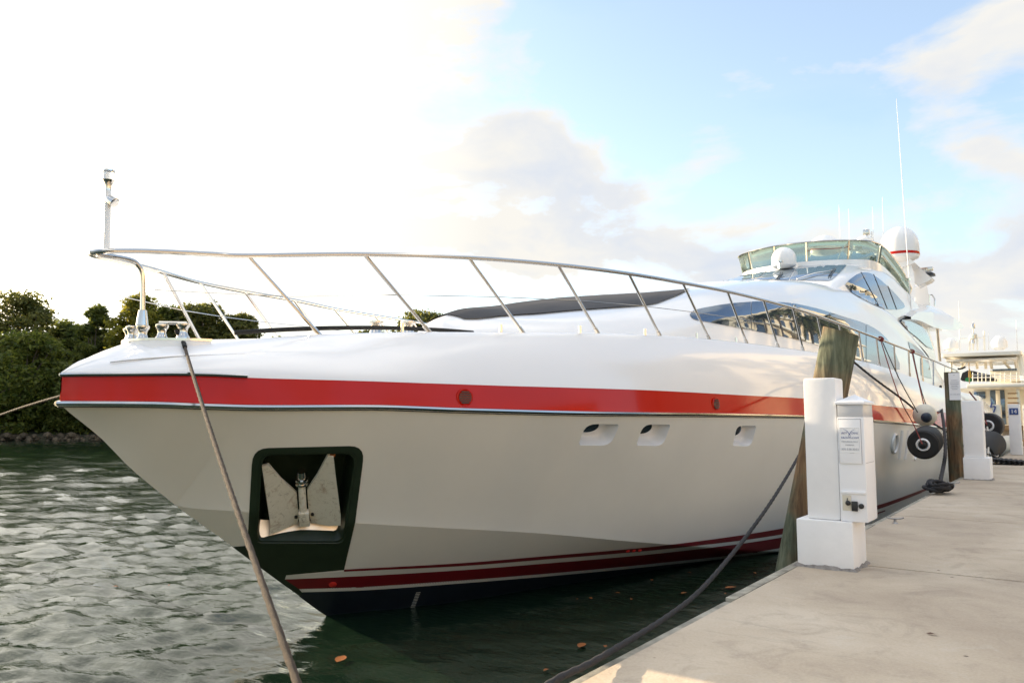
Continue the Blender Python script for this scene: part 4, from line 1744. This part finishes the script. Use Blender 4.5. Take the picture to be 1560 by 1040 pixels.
# ------------------------------------------------------------------ things on the dock
MORTAR = mat('bedding_mortar_grey', (.22, .20, .18), .95, var=.4, vscale=20, bump=.6)
def dock_post(name, label, x0, x1, y0, y1, zb, cx0, cx1, cy0, cy1, zt):
    t = thing(name, label, 'dock post', ((x0 + x1) / 2, (y0 + y1) / 2, DZ), 'white posts along the dock edge')
    q = MB()                               # rough bedding mortar squeezed out round the block
    ring = dens_loop([(x0, y0), (x1, y0), (x1, y1), (x0, y1)], .03)
    cxm, cym = (x0 + x1) / 2, (y0 + y1) / 2
    rows = []
    for ex, z in [(-.01, .022), (.004, .018), (.020, .010), (.034, -.002)]:
        row = []
        for px_, py_ in ring:
            k = 1 + 1.1 * noise.noise(Vector((px_ * 14, py_ * 14, 4)))
            dx, dy = px_ - cxm, py_ - cym
            L_ = math.hypot(dx, dy)
            row.append(Vector((px_ + dx / L_ * ex * max(.2, k), py_ + dy / L_ * ex * max(.2, k), DZ + z * max(.3, k))))
        rows.append(row)
    q.grid(rows, True)
    q.build('bedding_mortar', MORTAR, t)
    one('post_base', POSTW, t, 'box', (x0, y0, DZ), (x1, y1, zb), bev=.012)
    one('post_column', POSTW, t, 'box', (cx0, cy0, zb), (cx1, cy1, zt), bev=.022)
    return t


p1_ = dock_post('dock_post', 'tall white painted post on a square block, nearest to the camera', -1.905, -1.475, 6.59, 7.04, 1.575, -1.83, -1.572, 6.645, 6.90, 2.712)
p2_ = dock_post('dock_post', 'white post on a wide block beside the wooden piling with the notice', -1.83, -1.39, 17.30, 17.85, 1.62, -1.815, -1.475, 17.36, 17.75, 2.70)
p3_ = thing('dock_post', 'slim white post with a blue number 14 plate, farthest along the dock', 'dock post', (-1.60, 29.45, DZ), 'white posts along the dock edge')
one('post_column', POSTW, p3_, 'box', (-1.785, 29.3, DZ), (-1.465, 29.62, 2.78), bev=.02)
one('number_plate', BLUES, p3_, 'box', (-1.75, 29.282, 2.45), (-1.51, 29.297, 2.66), bev=.004)
text('plate_number', '14', .17, WHITE, p3_, (-1.63, 29.278, 2.50), (1, 0, 0), (0, 0, 1), .003)

# power pedestal
pd = thing('power_pedestal', 'white dock power pedestal with a pyramid cap and a marina sign on its door', 'power pedestal', (-1.47, 6.8, DZ + .37))
bx0, bx1, by0, by1 = -1.567, -1.368, 6.625, 6.985
one('cabinet', BOXW, pd, 'box', (bx0, by0, 1.577), (bx1, by1, 2.395), bev=.006)
one('lamp_band', LENS, pd, 'box', (bx0 + .004, by0 + .004, 2.395), (bx1 - .004, by1 - .004, 2.495), bev=.004)
q = MB()
q.box((bx0 - .012, by0 - .012, 2.495), (bx1 + .012, by1 + .012, 2.512), bev=.003)
q.add([(bx0 - .012, by0 - .012, 2.513), (bx1 + .012, by0 - .012, 2.513), (bx1 + .012, by1 + .012, 2.513), (bx0 - .012, by1 + .012, 2.513), ((bx0 + bx1) / 2, (by0 + by1) / 2, 2.578)],
      [(0, 1, 4), (1, 2, 4), (2, 3, 4), (3, 0, 4)])
q.build('pyramid_cap', BOXW, pd, sharp=10)
ux = bx1 - bx0


def pb(u0, u1, z0, z1, d0, d1):            # box on the pedestal's front; u 0..1 across
    return (bx0 + ux * u0, by0 - d1, z0), (bx0 + ux * u1, by0 - d0, z1)


door = one('door', BOXW, pd, 'box', *pb(.06, .88, 2.03, 2.375, .0005, .012), bev=.003)
q = MB()
q.box(*pb(.045, .06, 2.03, 2.378, .0, .009))
q.box(*pb(.88, .89, 2.03, 2.378, .0, .009))
q.box(*pb(.045, .89, 2.376, 2.381, .0, .009))
q.build('door_gasket', GREY_INK, door)
sign = one('sign_panel', WHITE, pd, 'box', *pb(.10, .83, 2.115, 2.312, .012, .014))
q = MB()
for a_ in (pb(.10, .83, 2.309, 2.3105, .0142, .0148), pb(.10, .105, 2.13, 2.31, .0142, .0148), pb(.82, .825, 2.13, 2.31, .0142, .0148), pb(.42, .62, 2.112, 2.1132, .0142, .0148)):
    q.box(*a_)
q.build('sign_border', GREY_INK, sign)
fy = by0 - .0152


def label_txt(s, u, z, size, m, shear=0.):
    text('sign_lettering', s, size, m, sign, (bx0 + ux * u, fy, z), (1, 0, 0), (0, 0, 1), .0005, shear=shear)


label_txt('BEST', .27, 2.262, .021, INK, .25)
label_txt('DEAL', .66, 2.262, .021, INK, .25)
label_txt('YACHTS.COM', .465, 2.225, .021, INK, .2)
label_txt('TECHNOLOGY', .465, 2.195, .0185, GREY_INK)
label_txt('MARINA', .465, 2.169, .0175, GREY_INK)
label_txt('305.538.2022', .465, 2.134, .024, GREY_INK)
q = MB()                                   # gull-wing emblem between the words
ec = Vector((bx0 + ux * .465, fy, 2.272))
for s in (1, -1):
    q.tube([ec + Vector((s * .002, 0, -.012)), ec + Vector((s * .012, 0, .008)), ec + Vector((s * .030, 0, .022)), ec + Vector((s * .046, 0, .026))], [.0022, .0006], 5)
    q.tube([ec + Vector((0, 0, -.006)), ec + Vector((s * .008, 0, -.030))], [.0022, .0008], 5)
q.build('sign_emblem', INK, sign)
one('cabinet_seam', GREY_INK, pd, 'box', (bx1 - .002, by0 + .02, 2.034), (bx1 + .001, by1 - .04, 2.037))
# socket bay
q = MB()
q.box(*pb(.06, .96, 1.795, 1.815, .0, .012), bev=.003)
q.build('socket_hood', BOXW, pd)
bay = one('socket_bay', CREAM, pd, 'box', *pb(.09, .42, 1.662, 1.782, .0004, .004), bev=.001)
q = MB()
q.lathe([(.018, 0), (.02, .012), (.012, .016)], (bx0 + ux * .31, by0 - .004, 1.722), (0, -1, 0), 16)
q.tube([(bx0 + ux * .27, by0 - .012, 1.735), (bx0 + ux * .29, by0 - .012, 1.760)], .003, 6)
q.build('socket_outlet', BLACKP, bay)
one('breaker_switch', BLACKP, pd, 'box', *pb(.44, .66, 1.662, 1.738, .001, .022), bev=.004)
one('cable_socket', BLACKP, pd, 'lathe', [(.020, 0), (.020, .012), (.014, .014)], (bx0 + ux * .79, by0 - .0005, 1.702), (0, -1, 0), 18)


# pilings
def piling(name, label, foot, head, r_, tilt):
    t = thing(name, label, 'piling', foot)
    d = (head - foot)
    rows = []
    u = Vector((1, 0, 0))
    v = d.normalized().cross(u).normalized()
    u = v.cross(d.normalized())
    for i in range(22):
        f_ = i / 21
        c = foot + d * f_
        row = []
        for k in range(28):
            a_ = k * 2 * math.pi / 28
            rr = r_ * (1 + .05 * noise.noise(Vector((math.cos(a_) * 2.2, math.sin(a_) * 2.2, f_ * 2 + foot.y))))
            row.append(c + (u * math.cos(a_) + v * math.sin(a_)) * rr + Vector((0, 0, tilt * math.cos(a_) * f_)))
        rows.append(row)
    q = MB()
    q.grid(rows, True)
    q.build('timber', WOOD, t, sharp=60)
    e = MB()
    e.add([p + Vector((0, 0, .002)) for p in rows[-1]], [tuple(range(28))])
    e.build('cut_end', ENDGRAIN, t)
    return t


f1 = at(1211, 862, 6.85)
h1 = at(1281, 505, 6.85)
d1 = (h1 - f1)
pl1 = piling('wooden_piling', 'thick green and brown wooden piling leaning behind the nearest white post', f1 - d1 * (2.4 / d1.z), h1, .150, -.02)
pl2 = piling('wooden_piling', 'upright greenish brown wooden piling carrying a white notice', Vector((-2.06, 18.2, -1.2)), Vector((-2.045, 18.2, 3.295)), .140, 0.)
nb_ = thing('notice_board', 'white paper notice fixed to the upright piling', 'sign', (-1.98, 18.04, 2.75))
one('panel', WHITE, nb_, 'box', (-2.085, 18.035, 2.727), (-1.885, 18.050, 3.275))
q = MB()
for wd, z in [(.03, 3.165), (.12, 3.06), (.15, 3.02), (.15, 2.985), (.12, 2.95), (.14, 2.915), (.10, 2.88)]:
    one('faded_print', GREY_INK, nb_, 'box', (-1.985 - wd / 2, 18.030, z + .06), (-1.985 + wd / 2, 18.0335, z + .068))
text('notice_number', '305 538 2022', .032, GREY_INK, nb_, (-1.985, 18.030, 2.83), (1, 0, 0), (0, 0, 1), .0005)


# mooring cleats on the dock
def cleat(label, c, yaw, s=1.0):
    t = thing('dock_cleat', label, 'cleat', c, 'cleats along the dock edge')
    ca, sa = math.cos(yaw), math.sin(yaw)
    a_ = Vector((ca, sa, 0))
    o = Vector(c)
    def w_(dx, z):
        return o + a_ * dx * s + Vector((0, 0, z * s))
    q = MB()
    q.lathe([(r_ * s, h_ * s) for r_, h_ in [(.055, 0), (.05, .012), (.03, .03), (.026, .07), (.04, .085)]], o, (0, 0, 1), 14)
    q.build('foot', STEELD, t)
    q = MB()
    q.tube([w_(-.15, .115), w_(-.08, .092), w_(.08, .092), w_(.15, .115)], .014 * s, 8, smooth=3)
    q.build('horn', STEELD, t)


STEELD = mat('dull_galvanised_steel', (.33, .32, .31), .5, metal=.8, var=.2, vscale=15)
cleat('small metal cleat at the dock edge beyond the power pedestal', onz(1364, 797, DZ), R(20), .6)
cleat('small metal cleat at the foot of the upright piling', onz(1453, 741, DZ), R(30), .7)
cleat('mooring cleat by the far post holding the long black spring line', onz(1519, 700, DZ), R(80))
cleat('mooring cleat beside the camera holding the brown bow line', (-1.74, 1.60, DZ), R(90))
cleat('mooring cleat at the near dock edge holding the black forward spring line', (-1.72, 2.45, DZ), R(60))


# ------------------------------------------------------------------ ropes and fenders
def rope(name, label, pts, r_, m, cat='rope', group=None, smooth=8, seg=8):
    q = MB()
    sp_ = spline(pts, smooth)
    # laid rope: three strands twisting along its length
    ds = [0.0]
    for i in range(1, len(sp_)):
        ds.append(ds[-1] + (sp_[i] - sp_[i - 1]).length)
    step = max(.012, r_ * .9, ds[-1] / 700)
    even, j = [], 0
    for k in range(int(ds[-1] / step) + 1):
        while j < len(ds) - 2 and ds[j + 1] < k * step:
            j += 1
        even.append(sp_[j].lerp(sp_[j + 1], min(1, (k * step - ds[j]) / max(1e-6, ds[j + 1] - ds[j]))))
    even.append(sp_[-1])
    n0 = len(q.v)
    q.tube(even, r_, 12)
    for i in range(len(even)):
        c_ = even[i]
        for k in range(12):
            v_ = q.v[n0 + i * 12 + k]
            q.v[n0 + i * 12 + k] = c_ + (v_ - c_) * (1 + .09 * math.cos(3 * (k * math.pi / 6) - i * step / r_ * .75))
    return tag(q.build(name, m, sharp=0), label, cat, group)


bow_lead = Vector((X0 + .40, 4.25, FZ + .10))
edge_pt = Vector((X0 + b_g(4.55) + .22, 4.50, 3.18))
a0 = at(279, 521, (Vector((X0 + .62, 4.36, 3.15)) - CAM).dot(FWD))
endp = Vector((-1.74, 1.60, DZ + .09))
pts = [bow_lead, a0]
for k in range(1, 12):
    f_ = k / 12
    pts.append(a0.lerp(endp, f_) - Vector((0, 0, .05 * math.sin(math.pi * f_))))
pts.append(endp)
rope('mooring_line', 'brown bow mooring line running from the bow fairlead down across the hull', pts, .0150, ROPEB, smooth=4)
rope('chafe_sleeve', 'black chafe sleeve on the brown bow line at the fairlead', [bow_lead, a0, a0.lerp(endp, .035)], .021, BLACKF, 'rope sleeve', smooth=3)


def px_rope(px, A, B):                     # sagging rope in the vertical plane through its two ends
    n = Vector((B.y - A.y, -(B.x - A.x), 0)).normalized()
    return [A] + [onplane(x, y, A, n) for x, y in px] + [B]


cl0 = onx(1298, 549, X0 + b_g(17.6) - .02)
rope('mooring_line', 'thick black spring line sagging from behind the nearest post down to the near dock edge', px_rope([(1262, 610), (1219, 690), (1185, 748), (1150, 799), (1105, 856), (1060, 905), (1010, 943), (960, 974), (900, 1009), (843, 1037)], cl0, Vector((-1.84, 2.62, DZ + .06))), .016, ROPEK)
rope('mooring_line', 'black spring line running aft past the round fenders and behind the upright piling', px_rope([(1330, 575), (1380, 612), (1409, 637), (1440, 656), (1475, 683)], cl0, onz(1519, 699, DZ) + Vector((0, 0, .08))), .022, ROPEK)
far_ = at(-130, 690, 15)
rope('mooring_line', 'thin mooring line leading from the bow tip off to the left', [Vector((X0 - .62, 3.98, 2.70)), at(0, 632, 10.5), at(-130, 686, 14.9)], .014, ROPEB)
pl3 = piling('mooring_piling', 'mooring piling standing in open water off the yacht bow', Vector((far_.x, far_.y, -2)), Vector((far_.x, far_.y, 2.6)), .15, 0.)
up0 = onx(1433, 588, X0 + b_g(32) - .05)
rope('hanging_line', 'black line hanging from the bulwark beside the upright piling', [up0, onx(1434, 620, up0.x + .15), onx(1438, 650, -2.55), onx(1440, 690, -2.3), onz(1432, 739, DZ) + Vector((0, 0, .04))], .035, ROPEK)
# coil of rope on the dock
q = MB()
cc = onz(1429, 752, DZ)
pts = []
for k in range(170):
    a_ = k * 2 * math.pi / 21
    lp_ = k / 170
    tl = .55 * math.sin(a_ * .125 + .6)
    rr = .13 + .035 * math.sin(a_ * .37)
    sh_ = Vector((.06 * math.sin(a_ * .17), .13 * math.sin(a_ * .23), .06 + .09 * lp_))
    pts.append(cc + sh_ + Vector((math.cos(a_) * rr * .9, math.sin(a_) * rr * 1.1, max(-.04, tl * rr * math.cos(a_ + .8)))))
q.tube(pts, .024, 7)
tag(q.build('rope_coil', ROPEK), 'coil of black rope heaped on the dock edge before the upright piling', 'rope coil')
q = MB()
cc = onz(1512, 706, DZ)
pts = [cc + Vector((.9 * (k / 59 - .2) , .5 * math.sin(k * .9), .05 + .06 * (1 - k / 59))) for k in range(60)]
q.tube(pts, .05, 7)
tag(q.build('rope_coil', ROPEK), 'dark heap of rope on the dock below the far fenders', 'rope coil')


def wheel_fender(label, c, r_, ln, axis, group, body=RUBBER):
    t = thing('cylinder_fender', label, 'fender', c, group)
    ax = Vector(axis).normalized()
    o = Vector(c)
    h = ln / 2
    one('fender_body', body, t, 'lathe', [(r_ * .40, -h), (r_ * .86, -h), (r_ * .97, -h * .93), (r_, -h * .8), (r_, h * .8), (r_ * .97, h * .93), (r_ * .86, h), (r_ * .46, h * 1.0)], o, ax, 36)
    one('end_ring', WHITE, t, 'lathe', [(r_ * .43, 0), (r_ * .43, .02), (r_ * .36, .045), (r_ * .30, .03), (r_ * .28, .0)], o + ax * (h + .002), ax, 28)
    one('end_hub', BLACKP, t, 'lathe', [(r_ * .27, 0), (r_ * .24, .05), (r_ * .10, .06)], o + ax * (h + .004), ax, 20)
    return t


AXF = (.03, -1.0, -.10)
c1_ = onx(1410, 673, -2.54)
wheel_fender('large black cylinder fender with white ringed end, hung below the cream ball fender', c1_, .30, .85, AXF, 'fenders hung along the yacht side')
c2_ = onx(1409, 632, -2.64)
t = thing('ball_fender', 'cream ball fender with a dark blue end hanging on the red band', 'fender', c2_, 'fenders hung along the yacht side')
ax = Vector((.25, -.95, -.22)).normalized()
q = MB()
q.lathe([(.02, -.26)] + [(.235 * math.cos(a_), .235 * math.sin(a_) * 1.1) for a_ in [-1.4 + 2.75 * k / 20 for k in range(21)]], c2_, ax, 32)
q.build('fender_ball', CREAM, t)
one('fender_end', mat('dark_blue_rubber', (.02, .03, .05), .5), t, 'lathe', [(.112, .18), (.104, .25), (.068, .295), (.036, .31)], c2_, ax, 24)
c3_ = onx(1507, 648, -2.46)
wheel_fender('black cylinder fender with a white ring, upper one at the yacht stern', c3_, .43, 1.0, (.0, -1, 0), 'fenders hung along the yacht side')
c4_ = onx(1503, 683, -2.36)
t = thing('cylinder_fender', 'black cylinder fender with a plain grey end, lower one at the yacht stern', 'fender', c4_, 'fenders hung along the yacht side')
ax = Vector((-.25, -.85, -.35)).normalized()
one('fender_body', RUBBER, t, 'lathe', [(.23, -.61), (.36, -.56), (.41, -.45), (.41, .38), (.38, .47), (.30, .50)], c4_, ax, 32)
one('fender_end', LENS, t, 'lathe', [(.31, 0), (.30, .03), (.02, .05)], c4_ + ax * .50, ax, 24)
c5_ = onx(1524, 683, -2.45)
t = thing('sausage_fender', 'cream sausage fender with dark ends lying behind the black fenders', 'fender', c5_, 'fenders hung along the yacht side')
ax = Vector((.75, .35, .30)).normalized()
one('fender_body', CREAM, t, 'lathe', [(.10, -.84), (.22, -.72), (.38, -.42), (.42, 0), (.38, .42), (.21, .72), (.08, .8)], c5_, ax, 28)
one('fender_end', BLACKP, t, 'lathe', [(.08, -.93), (.14, -.84), (.17, -.76), (.12, -.74)], c5_, ax, 18)


def on_rail(x, y):
    f_ = lift([(x, y)], b_rail)[0]
    return Vector((X0 + b_rail(f_[0]), f_[0], f_[1]))


ra_ = on_rail(1341, 516)
rb_ = on_rail(1389, 535)
hx = Vector((.02, -.62, 0))
rope('fender_line', 'red line from the rail to the black wheel fender', [ra_, onx(1368, 600, X0 + b_r(22) + .02), onx(1391, 645, -2.72), onx(1405, 676, -2.46)], .010, ROPER, 'line', 'lines hanging the fenders', 3, 6)
rope('fender_line', 'black line from the rail to the cream ball fender', [ra_ + Vector((0, .12, 0)), onx(1370, 577, X0 + b_r(22) + .02), onx(1398, 628, -2.70)], .010, ROPEK, 'line', 'lines hanging the fenders', 3, 6)
rope('fender_line', 'red line hanging from the rail aft of the first pair of fender lines', [rb_, onx(1400, 585, X0 + b_r(25) + .02), onx(1408, 618, -2.76)], .011, ROPER, 'line', 'lines hanging the fenders', 3, 6)
rope('fender_line', 'black line hanging from the rail beside the after red line', [rb_ + Vector((0, .15, 0)), onx(1401, 585, X0 + b_r(25) + .02), onx(1411, 618, -2.76)], .010, ROPEK, 'line', 'lines hanging the fenders', 3, 6)
rope('fender_line', 'red line down to the upper stern fender', [onx(1477, 597, -3.0), onx(1496, 622, -2.8), onx(1503, 646, -2.42)], .024, ROPER, 'line', 'lines hanging the fenders', 4, 6)
rope('fender_line', 'pale line hanging from the hub of the upper stern fender', [onx(1504, 650, -2.36), onx(1506, 672, -2.30), onx(1505, 697, -2.2)], .024, ROPEW, 'line', 'lines hanging the fenders', 4, 6)
# red lashings on the rail
for i, (p_, lb) in enumerate([(ra_, 'red lashing knotted round the rail above the first fender lines'), (rb_, 'red lashing knotted round the rail above the after fender lines')]):
    q = MB()
    q.tube([p_ + Vector((.045 * math.cos(k * .9), .012 * k - .06, .045 * math.sin(k * .9))) for k in range(16)], .016, 6)
    tag(q.build('rail_lashing', ROPER), lb, 'lashing')

# fallen leaves afloat
LEAVES = [(1113, 897, 1.0), (886, 985, .9), (922, 987, .4), (832, 1024, .4), (519, 1006, 1.1), (1042, 905, .6), (993, 885, .45), (962, 915, .35), (900, 913, .5), (941, 905, .4), (1150, 875, .4), (1105, 907, .3), (880, 915, .25), (1050, 874, .3), (560, 925, .3), (175, 895, .4), (258, 893, .3)]
for i, (x, y, s) in enumerate(LEAVES):
    c = onz(x, y, .0)
    c.z = .022 + max(0, wave(c.x, c.y) * calm(c.x, c.y))
    a_ = rnd.uniform(0, 6.28)
    u = Vector((math.cos(a_), math.sin(a_), 0))
    v = Vector((-u.y, u.x, 0))
    L_ = .10 * s
    q = MB()
    rim = [(1, 0), (.5, .42), (0, .5), (-.5, .38), (-1, 0), (-.5, -.40), (0, -.5), (.5, -.38)]
    vsx = [c + u * (L_ * p) + v * (L_ * k) + Vector((0, 0, .012 * abs(k))) for p, k in rim] + [c + u * (L_ * p) for p in (.5, 0, -.5)]
    q.add(vsx, [(0, 1, 8), (1, 2, 9, 8), (2, 3, 10, 9), (3, 4, 10), (4, 5, 10), (5, 6, 9, 10), (6, 7, 8, 9), (7, 0, 8)])
    tag(q.build('floating_leaf', LEAFO, fix=False), 'fallen orange leaf floating on the dark water', 'leaf', 'leaves floating on the water')
q = MB()
c = onz(1420, 967, DZ)
q.add([c + Vector((x * .03, y * .03, z * .03 + .004)) for x, y, z in [(-1, 0, .1), (-.3, .4, .3), (.5, .35, .1), (1.1, 0, .25), (.4, -.4, .3), (-.4, -.35, .05), (0, 0, .1)]], [(0, 1, 6), (1, 2, 6), (2, 3, 6), (3, 4, 6), (4, 5, 6), (5, 0, 6)])
tag(q.build('dry_leaf', mat('dry_brown_leaf', (.10, .055, .035), .8)), 'small dry brown leaf on the bare dock concrete', 'leaf')

# ------------------------------------------------------------------ the pale yacht beyond the stern
YB = 60.0
fy_ = thing('pale_motor_yacht', 'cream motor yacht with twin white domes, seen stern-on beyond the red-banded yacht', 'yacht', (-6.0, YB, 0))


def B(px, py, dy=0.):
    return ony(px, py, YB + dy)


def slab(name, m, px0, py0, px1, py1, d0, d1, par=None, bev=.04):
    a_, c_ = B(px0, py1, d0), B(px1, py0, d0)
    return one(name, m, par or fy_, 'box', (a_.x, YB + d0, a_.z), (c_.x, YB + d1, c_.z), bev=bev)


# hull, cockpit, decks from the water up
slab('hull', CREAMB, 1425, 648, 1640, 735, 1.6, 16, bev=.2)
slab('swim_platform', WARM, 1490, 672, 1640, 679, -.6, 1.6)
slab('transom', CREAMB, 1488, 616, 1524, 668, .5, 1.4)
slab('transom', CREAMB, 1560, 616, 1640, 668, .5, 1.4)
slab('cockpit_wall', CREAMB, 1430, 588, 1640, 655, 4.6, 5.2, bev=0)
slab('cockpit_sole', WARM, 1524, 648, 1560, 655, .6, 4.6, bev=0)
slab('saloon_window', GLASS, 1484, 596, 1501, 607, 4.5, 4.59, bev=.01)
dr = slab('saloon_door', GLASS, 1511, 594, 1530, 646, 4.5, 4.59, bev=.01)
slab('door_mullion', CREAMB, 1519.5, 594, 1523, 646, 4.42, 4.495, dr, bev=.01)
for k in range(6):
    slab('stair_tread', WARM, 1535, 598 + k * 7.2, 1551, 600 + k * 7.2, 3.0 + k * -.25, 3.3 + k * -.25, bev=.01)
slab('stair_rail', STEEL, 1551.5, 590, 1553, 648, 3.0, 3.06, bev=0)
slab('upper_deck', CREAMB, 1472, 581, 1640, 591, 0, 14, bev=.12)
slab('upper_house', CREAMB, 1508, 560, 1640, 582, 5.0, 12, bev=.1)
slab('house_window', GLASS, 1512, 561, 1549, 565, 4.9, 4.99, bev=.01)
ht = slab('hardtop', CREAMB, 1434, 534, 1556, 544, 1.0, 9.0, bev=.22)
slab('hardtop_soffit', GEL, 1440, 544, 1550, 550, 1.6, 8.4, bev=.1)
for xa, ya, xb, yb_, Yd in [(1449, 550, 1449, 584, 3), (1487, 548, 1489, 562, 5.2), (1501, 548, 1502, 562, 5.2), (1509, 548, 1511, 562, 5.2), (1527, 548, 1539, 562, 5.2), (1546, 548, 1549, 562, 5.2), (1472, 548, 1463, 562, 5.2), (1553, 540, 1561, 582, 2.4)]:
    q = MB()
    q.tube([B(xa, ya, Yd), B(xb, yb_, Yd)], .09 if xa != 1553 else .22, 8)
    q.build('hardtop_leg', CREAMB, fy_)
for k, y in enumerate((571, 575)):
    q = MB()
    q.tube([B(1480, y, .4), B(1512, y - .5, .4), B(1532, y + 1, .4), B(1560, y + 1, .4)], .035, 6)
    q.build('deck_rail', STEEL, fy_)
for x in (1482, 1490, 1496, 1502, 1509, 1516, 1524, 1531, 1540, 1549):
    q = MB()
    q.tube([B(x, 567, .4), B(x, 582, .4)], .03, 6)
    q.build('rail_post', STEEL, fy_)


def bdome(px, y0, y1, wpx):
    c = B(px, y1, 4)
    d_ = (c - CAM).dot(FWD)
    r_ = wpx / FPX * d_ / 2
    h = (y1 - y0) / FPX * d_
    one('satellite_dome', DOMEW, fy_, 'lathe', [(r_ * .6, 0), (r_ * .7, h * .1), (r_ * .98, h * .16), (r_, h * .42)] + [(r_ * math.cos(k * math.pi / 16), h * .42 + h * .58 * math.sin(k * math.pi / 16)) for k in range(1, 8)] + [(.02, h)], c, (0, 0, 1), 28)


bdome(1449, 514.5, 535, 21)
bdome(1522.5, 511, 533, 22.5)
q = MB()
q.tube([B(1477, 534, 4), B(1477, 514, 4), B(1480, 509, 4), B(1484, 508, 4), B(1488, 510, 4), B(1489, 516, 4), B(1489, 534, 4)], .07, 6)
q.build('mast_hoop', CREAMB, fy_)
q = MB()
q.tube([B(1482.5, 534, 4), B(1482.5, 490, 4)], [.08, .03], 6)
q.build('mast_pole', CREAMB, fy_)
for y, r_ in [(500, .14), (516, .18), (524, .14)]:
    one('mast_light', STEEL, fy_, 'lathe', [(r_, 0), (r_, .28), (r_ * .4, .4)], B(1482.5, y, 3.9), (0, 0, 1), 10)
q = MB()
q.tube([B(1463, 515.5, 4), B(1502, 514, 4)], .03, 6)
q.build('mast_spreader', CREAMB, fy_)
q = MB()
q.tube([B(1500, 534, 4), B(1499, 504, 4)], .07, 6)
q.build('mast_post', CREAMB, fy_)
for xa, y0, y1 in [(1462.5, 534, 458), (1550, 541, 487), (1506, 533, 507)]:
    q = MB()
    q.tube([B(xa, y0, 4), B(xa - 2 * (y0 - y1 > 40), y1, 4)], [.045, .015], 6)
    q.build('whip_aerial', DOMEW, fy_)
text('hull_name', 'h', .95, INK, fy_, B(1510, 628, .45), (1, 0, 0), (0, 0, 1), .02, shear=.35)
# black tender lying on the upper deck
td = thing('black_tender', 'black jet tender parked on the pale yacht upper deck behind the piling', 'tender', B(1485, 580, 1.6))
q = MB()
tp = [(1463, 578), (1466, 568), (1474, 564), (1484, 565), (1494, 568), (1503, 569), (1511, 573), (1517, 577), (1516, 580), (1466, 580)]
q.prism([B(x, y, 1.2) for x, y in tp], Vector((0, 1.3, 0)))
q.build('hull', BLACKP, td, sharp=20)
q = MB()
q.tube([B(1459, 562, 1.8), B(1466, 561, 1.8), B(1471, 558.5, 1.8)], .07, 6)
q.build('handlebar', BLACKP, td)
fl = thing('ensign_flag', 'small yellow and green flag drooping at the yacht stern', 'flag', B(1477, 582, -1.5))
q = MB()
q.tube([B(1477, 584, -1.5), B(1476, 552, -1.5)], .03, 6)
q.build('flag_staff', WARM, fl)
for (pxs, m_) in (([(1476.3, 561), (1478, 563), (1480, 572), (1479.5, 576), (1475, 574), (1475.3, 566)], FLAGY), ([(1475, 574.4), (1479.5, 576.4), (1480, 581), (1476, 582), (1470, 580), (1471, 576)], FLAGG)):
    q = MB()
    q.prism([B(x, y, -1.5) for x, y in pxs], Vector((0, .05, 0)))
    q.build('flag_cloth', m_, fl)


# ------------------------------------------------------------------ ashore to the right: palms and a building, mirrored in the yacht's side
def palm(loc, h, seed, lab):
    r = random.Random(seed)
    base = Vector(loc)
    t = thing('palm_tree', lab, 'palm tree', base, 'palms on the land behind the dock')
    top = base + Vector((r.uniform(-.8, .8), r.uniform(-.8, .8), h))
    q = MB()
    q.tube([base, base.lerp(top, .5) + Vector((r.uniform(-.3, .3), r.uniform(-.3, .3), 0)), top], [.22, .14], 10, smooth=5)
    q.build('trunk', BARK, t)
    q = MB()
    for i in range(38):
        az = i * 2.4 + r.uniform(-.2, .2)
        el = r.uniform(-.35, 1.15)
        L_ = r.uniform(3.0, 4.4)
        d = Vector((math.cos(az) * math.cos(el), math.sin(az) * math.cos(el), math.sin(el)))
        side = Vector((-math.sin(az), math.cos(az), 0))
        p = top.copy()
        for k in range(16):
            d = (d + Vector((0, 0, -.115))).normalized()
            n_ = p + d * (L_ / 16)
            ll = .95 * math.sin(math.pi * min(1, (k + 2) / 18)) ** .7
            for sgn in (1, -1):
                e = (side * sgn + d * .7 + Vector((0, 0, -.45))).normalized() * ll
                q.add([p, n_, p + e * .98 + d * .05], [(0, 1, 2)])
            p = n_
    q.build('fronds', PALML, t, sharp=0, fix=False)


for i, (x, y, h, lab) in enumerate([(9, 44, 11, 'tall palm by the dock, nearest the white posts'), (11, 54, 14, 'tallest palm of the row beside the pale building'), (8, 62, 10.5, 'short palm between two taller palms'), (13, 66, 15, 'slender palm leaning toward the row of balconies'), (10, 78, 13, 'palm in front of the middle of the pale building'), (13, 90, 16, 'palm at the far end of the row'), (9, 22, 10, 'leaning palm opposite the yacht bow'), (12, 33, 12, 'palm beside the boathouse corner')]):
    palm((x, y, DZ), h, 40 + i, lab)
bl = thing('waterfront_building', 'pale sunlit apartment building with rows of balconies behind the palms', 'building', (34, 90, DZ))
one('wall', STUCCO, bl, 'box', (22, 48, DZ), (46, 150, 27), bev=.1)
for fl_ in range(6):
    for k in range(14):
        y = 54 + k * 6.8
        one('window', GLASS, bl, 'box', (21.9, y, 3.2 + fl_ * 3.5), (21.99, y + 3.4, 5.4 + fl_ * 3.5))
    one('balcony', CREAMB, bl, 'box', (20.6, 51, 2.6 + fl_ * 3.5), (21.98, 149, 2.9 + fl_ * 3.5))
b2 = thing('boathouse', 'low cream boathouse with dark doors on the land beside the dock', 'building', (18, 5, DZ))
one('wall', STUCCO, b2, 'box', (15, -16, DZ), (26, 18, 6.4), bev=.05)
one('roof', mat('terracotta_roof', (.30, .12, .07), .8), b2, 'box', (14.2, -17, 6.4), (26.8, 19, 6.9), bev=.1)
for k in range(5):
    one('door', GLASS, b2, 'box', (14.9, -13 + k * 6, DZ), (14.99, -9.6 + k * 6, 4.4))
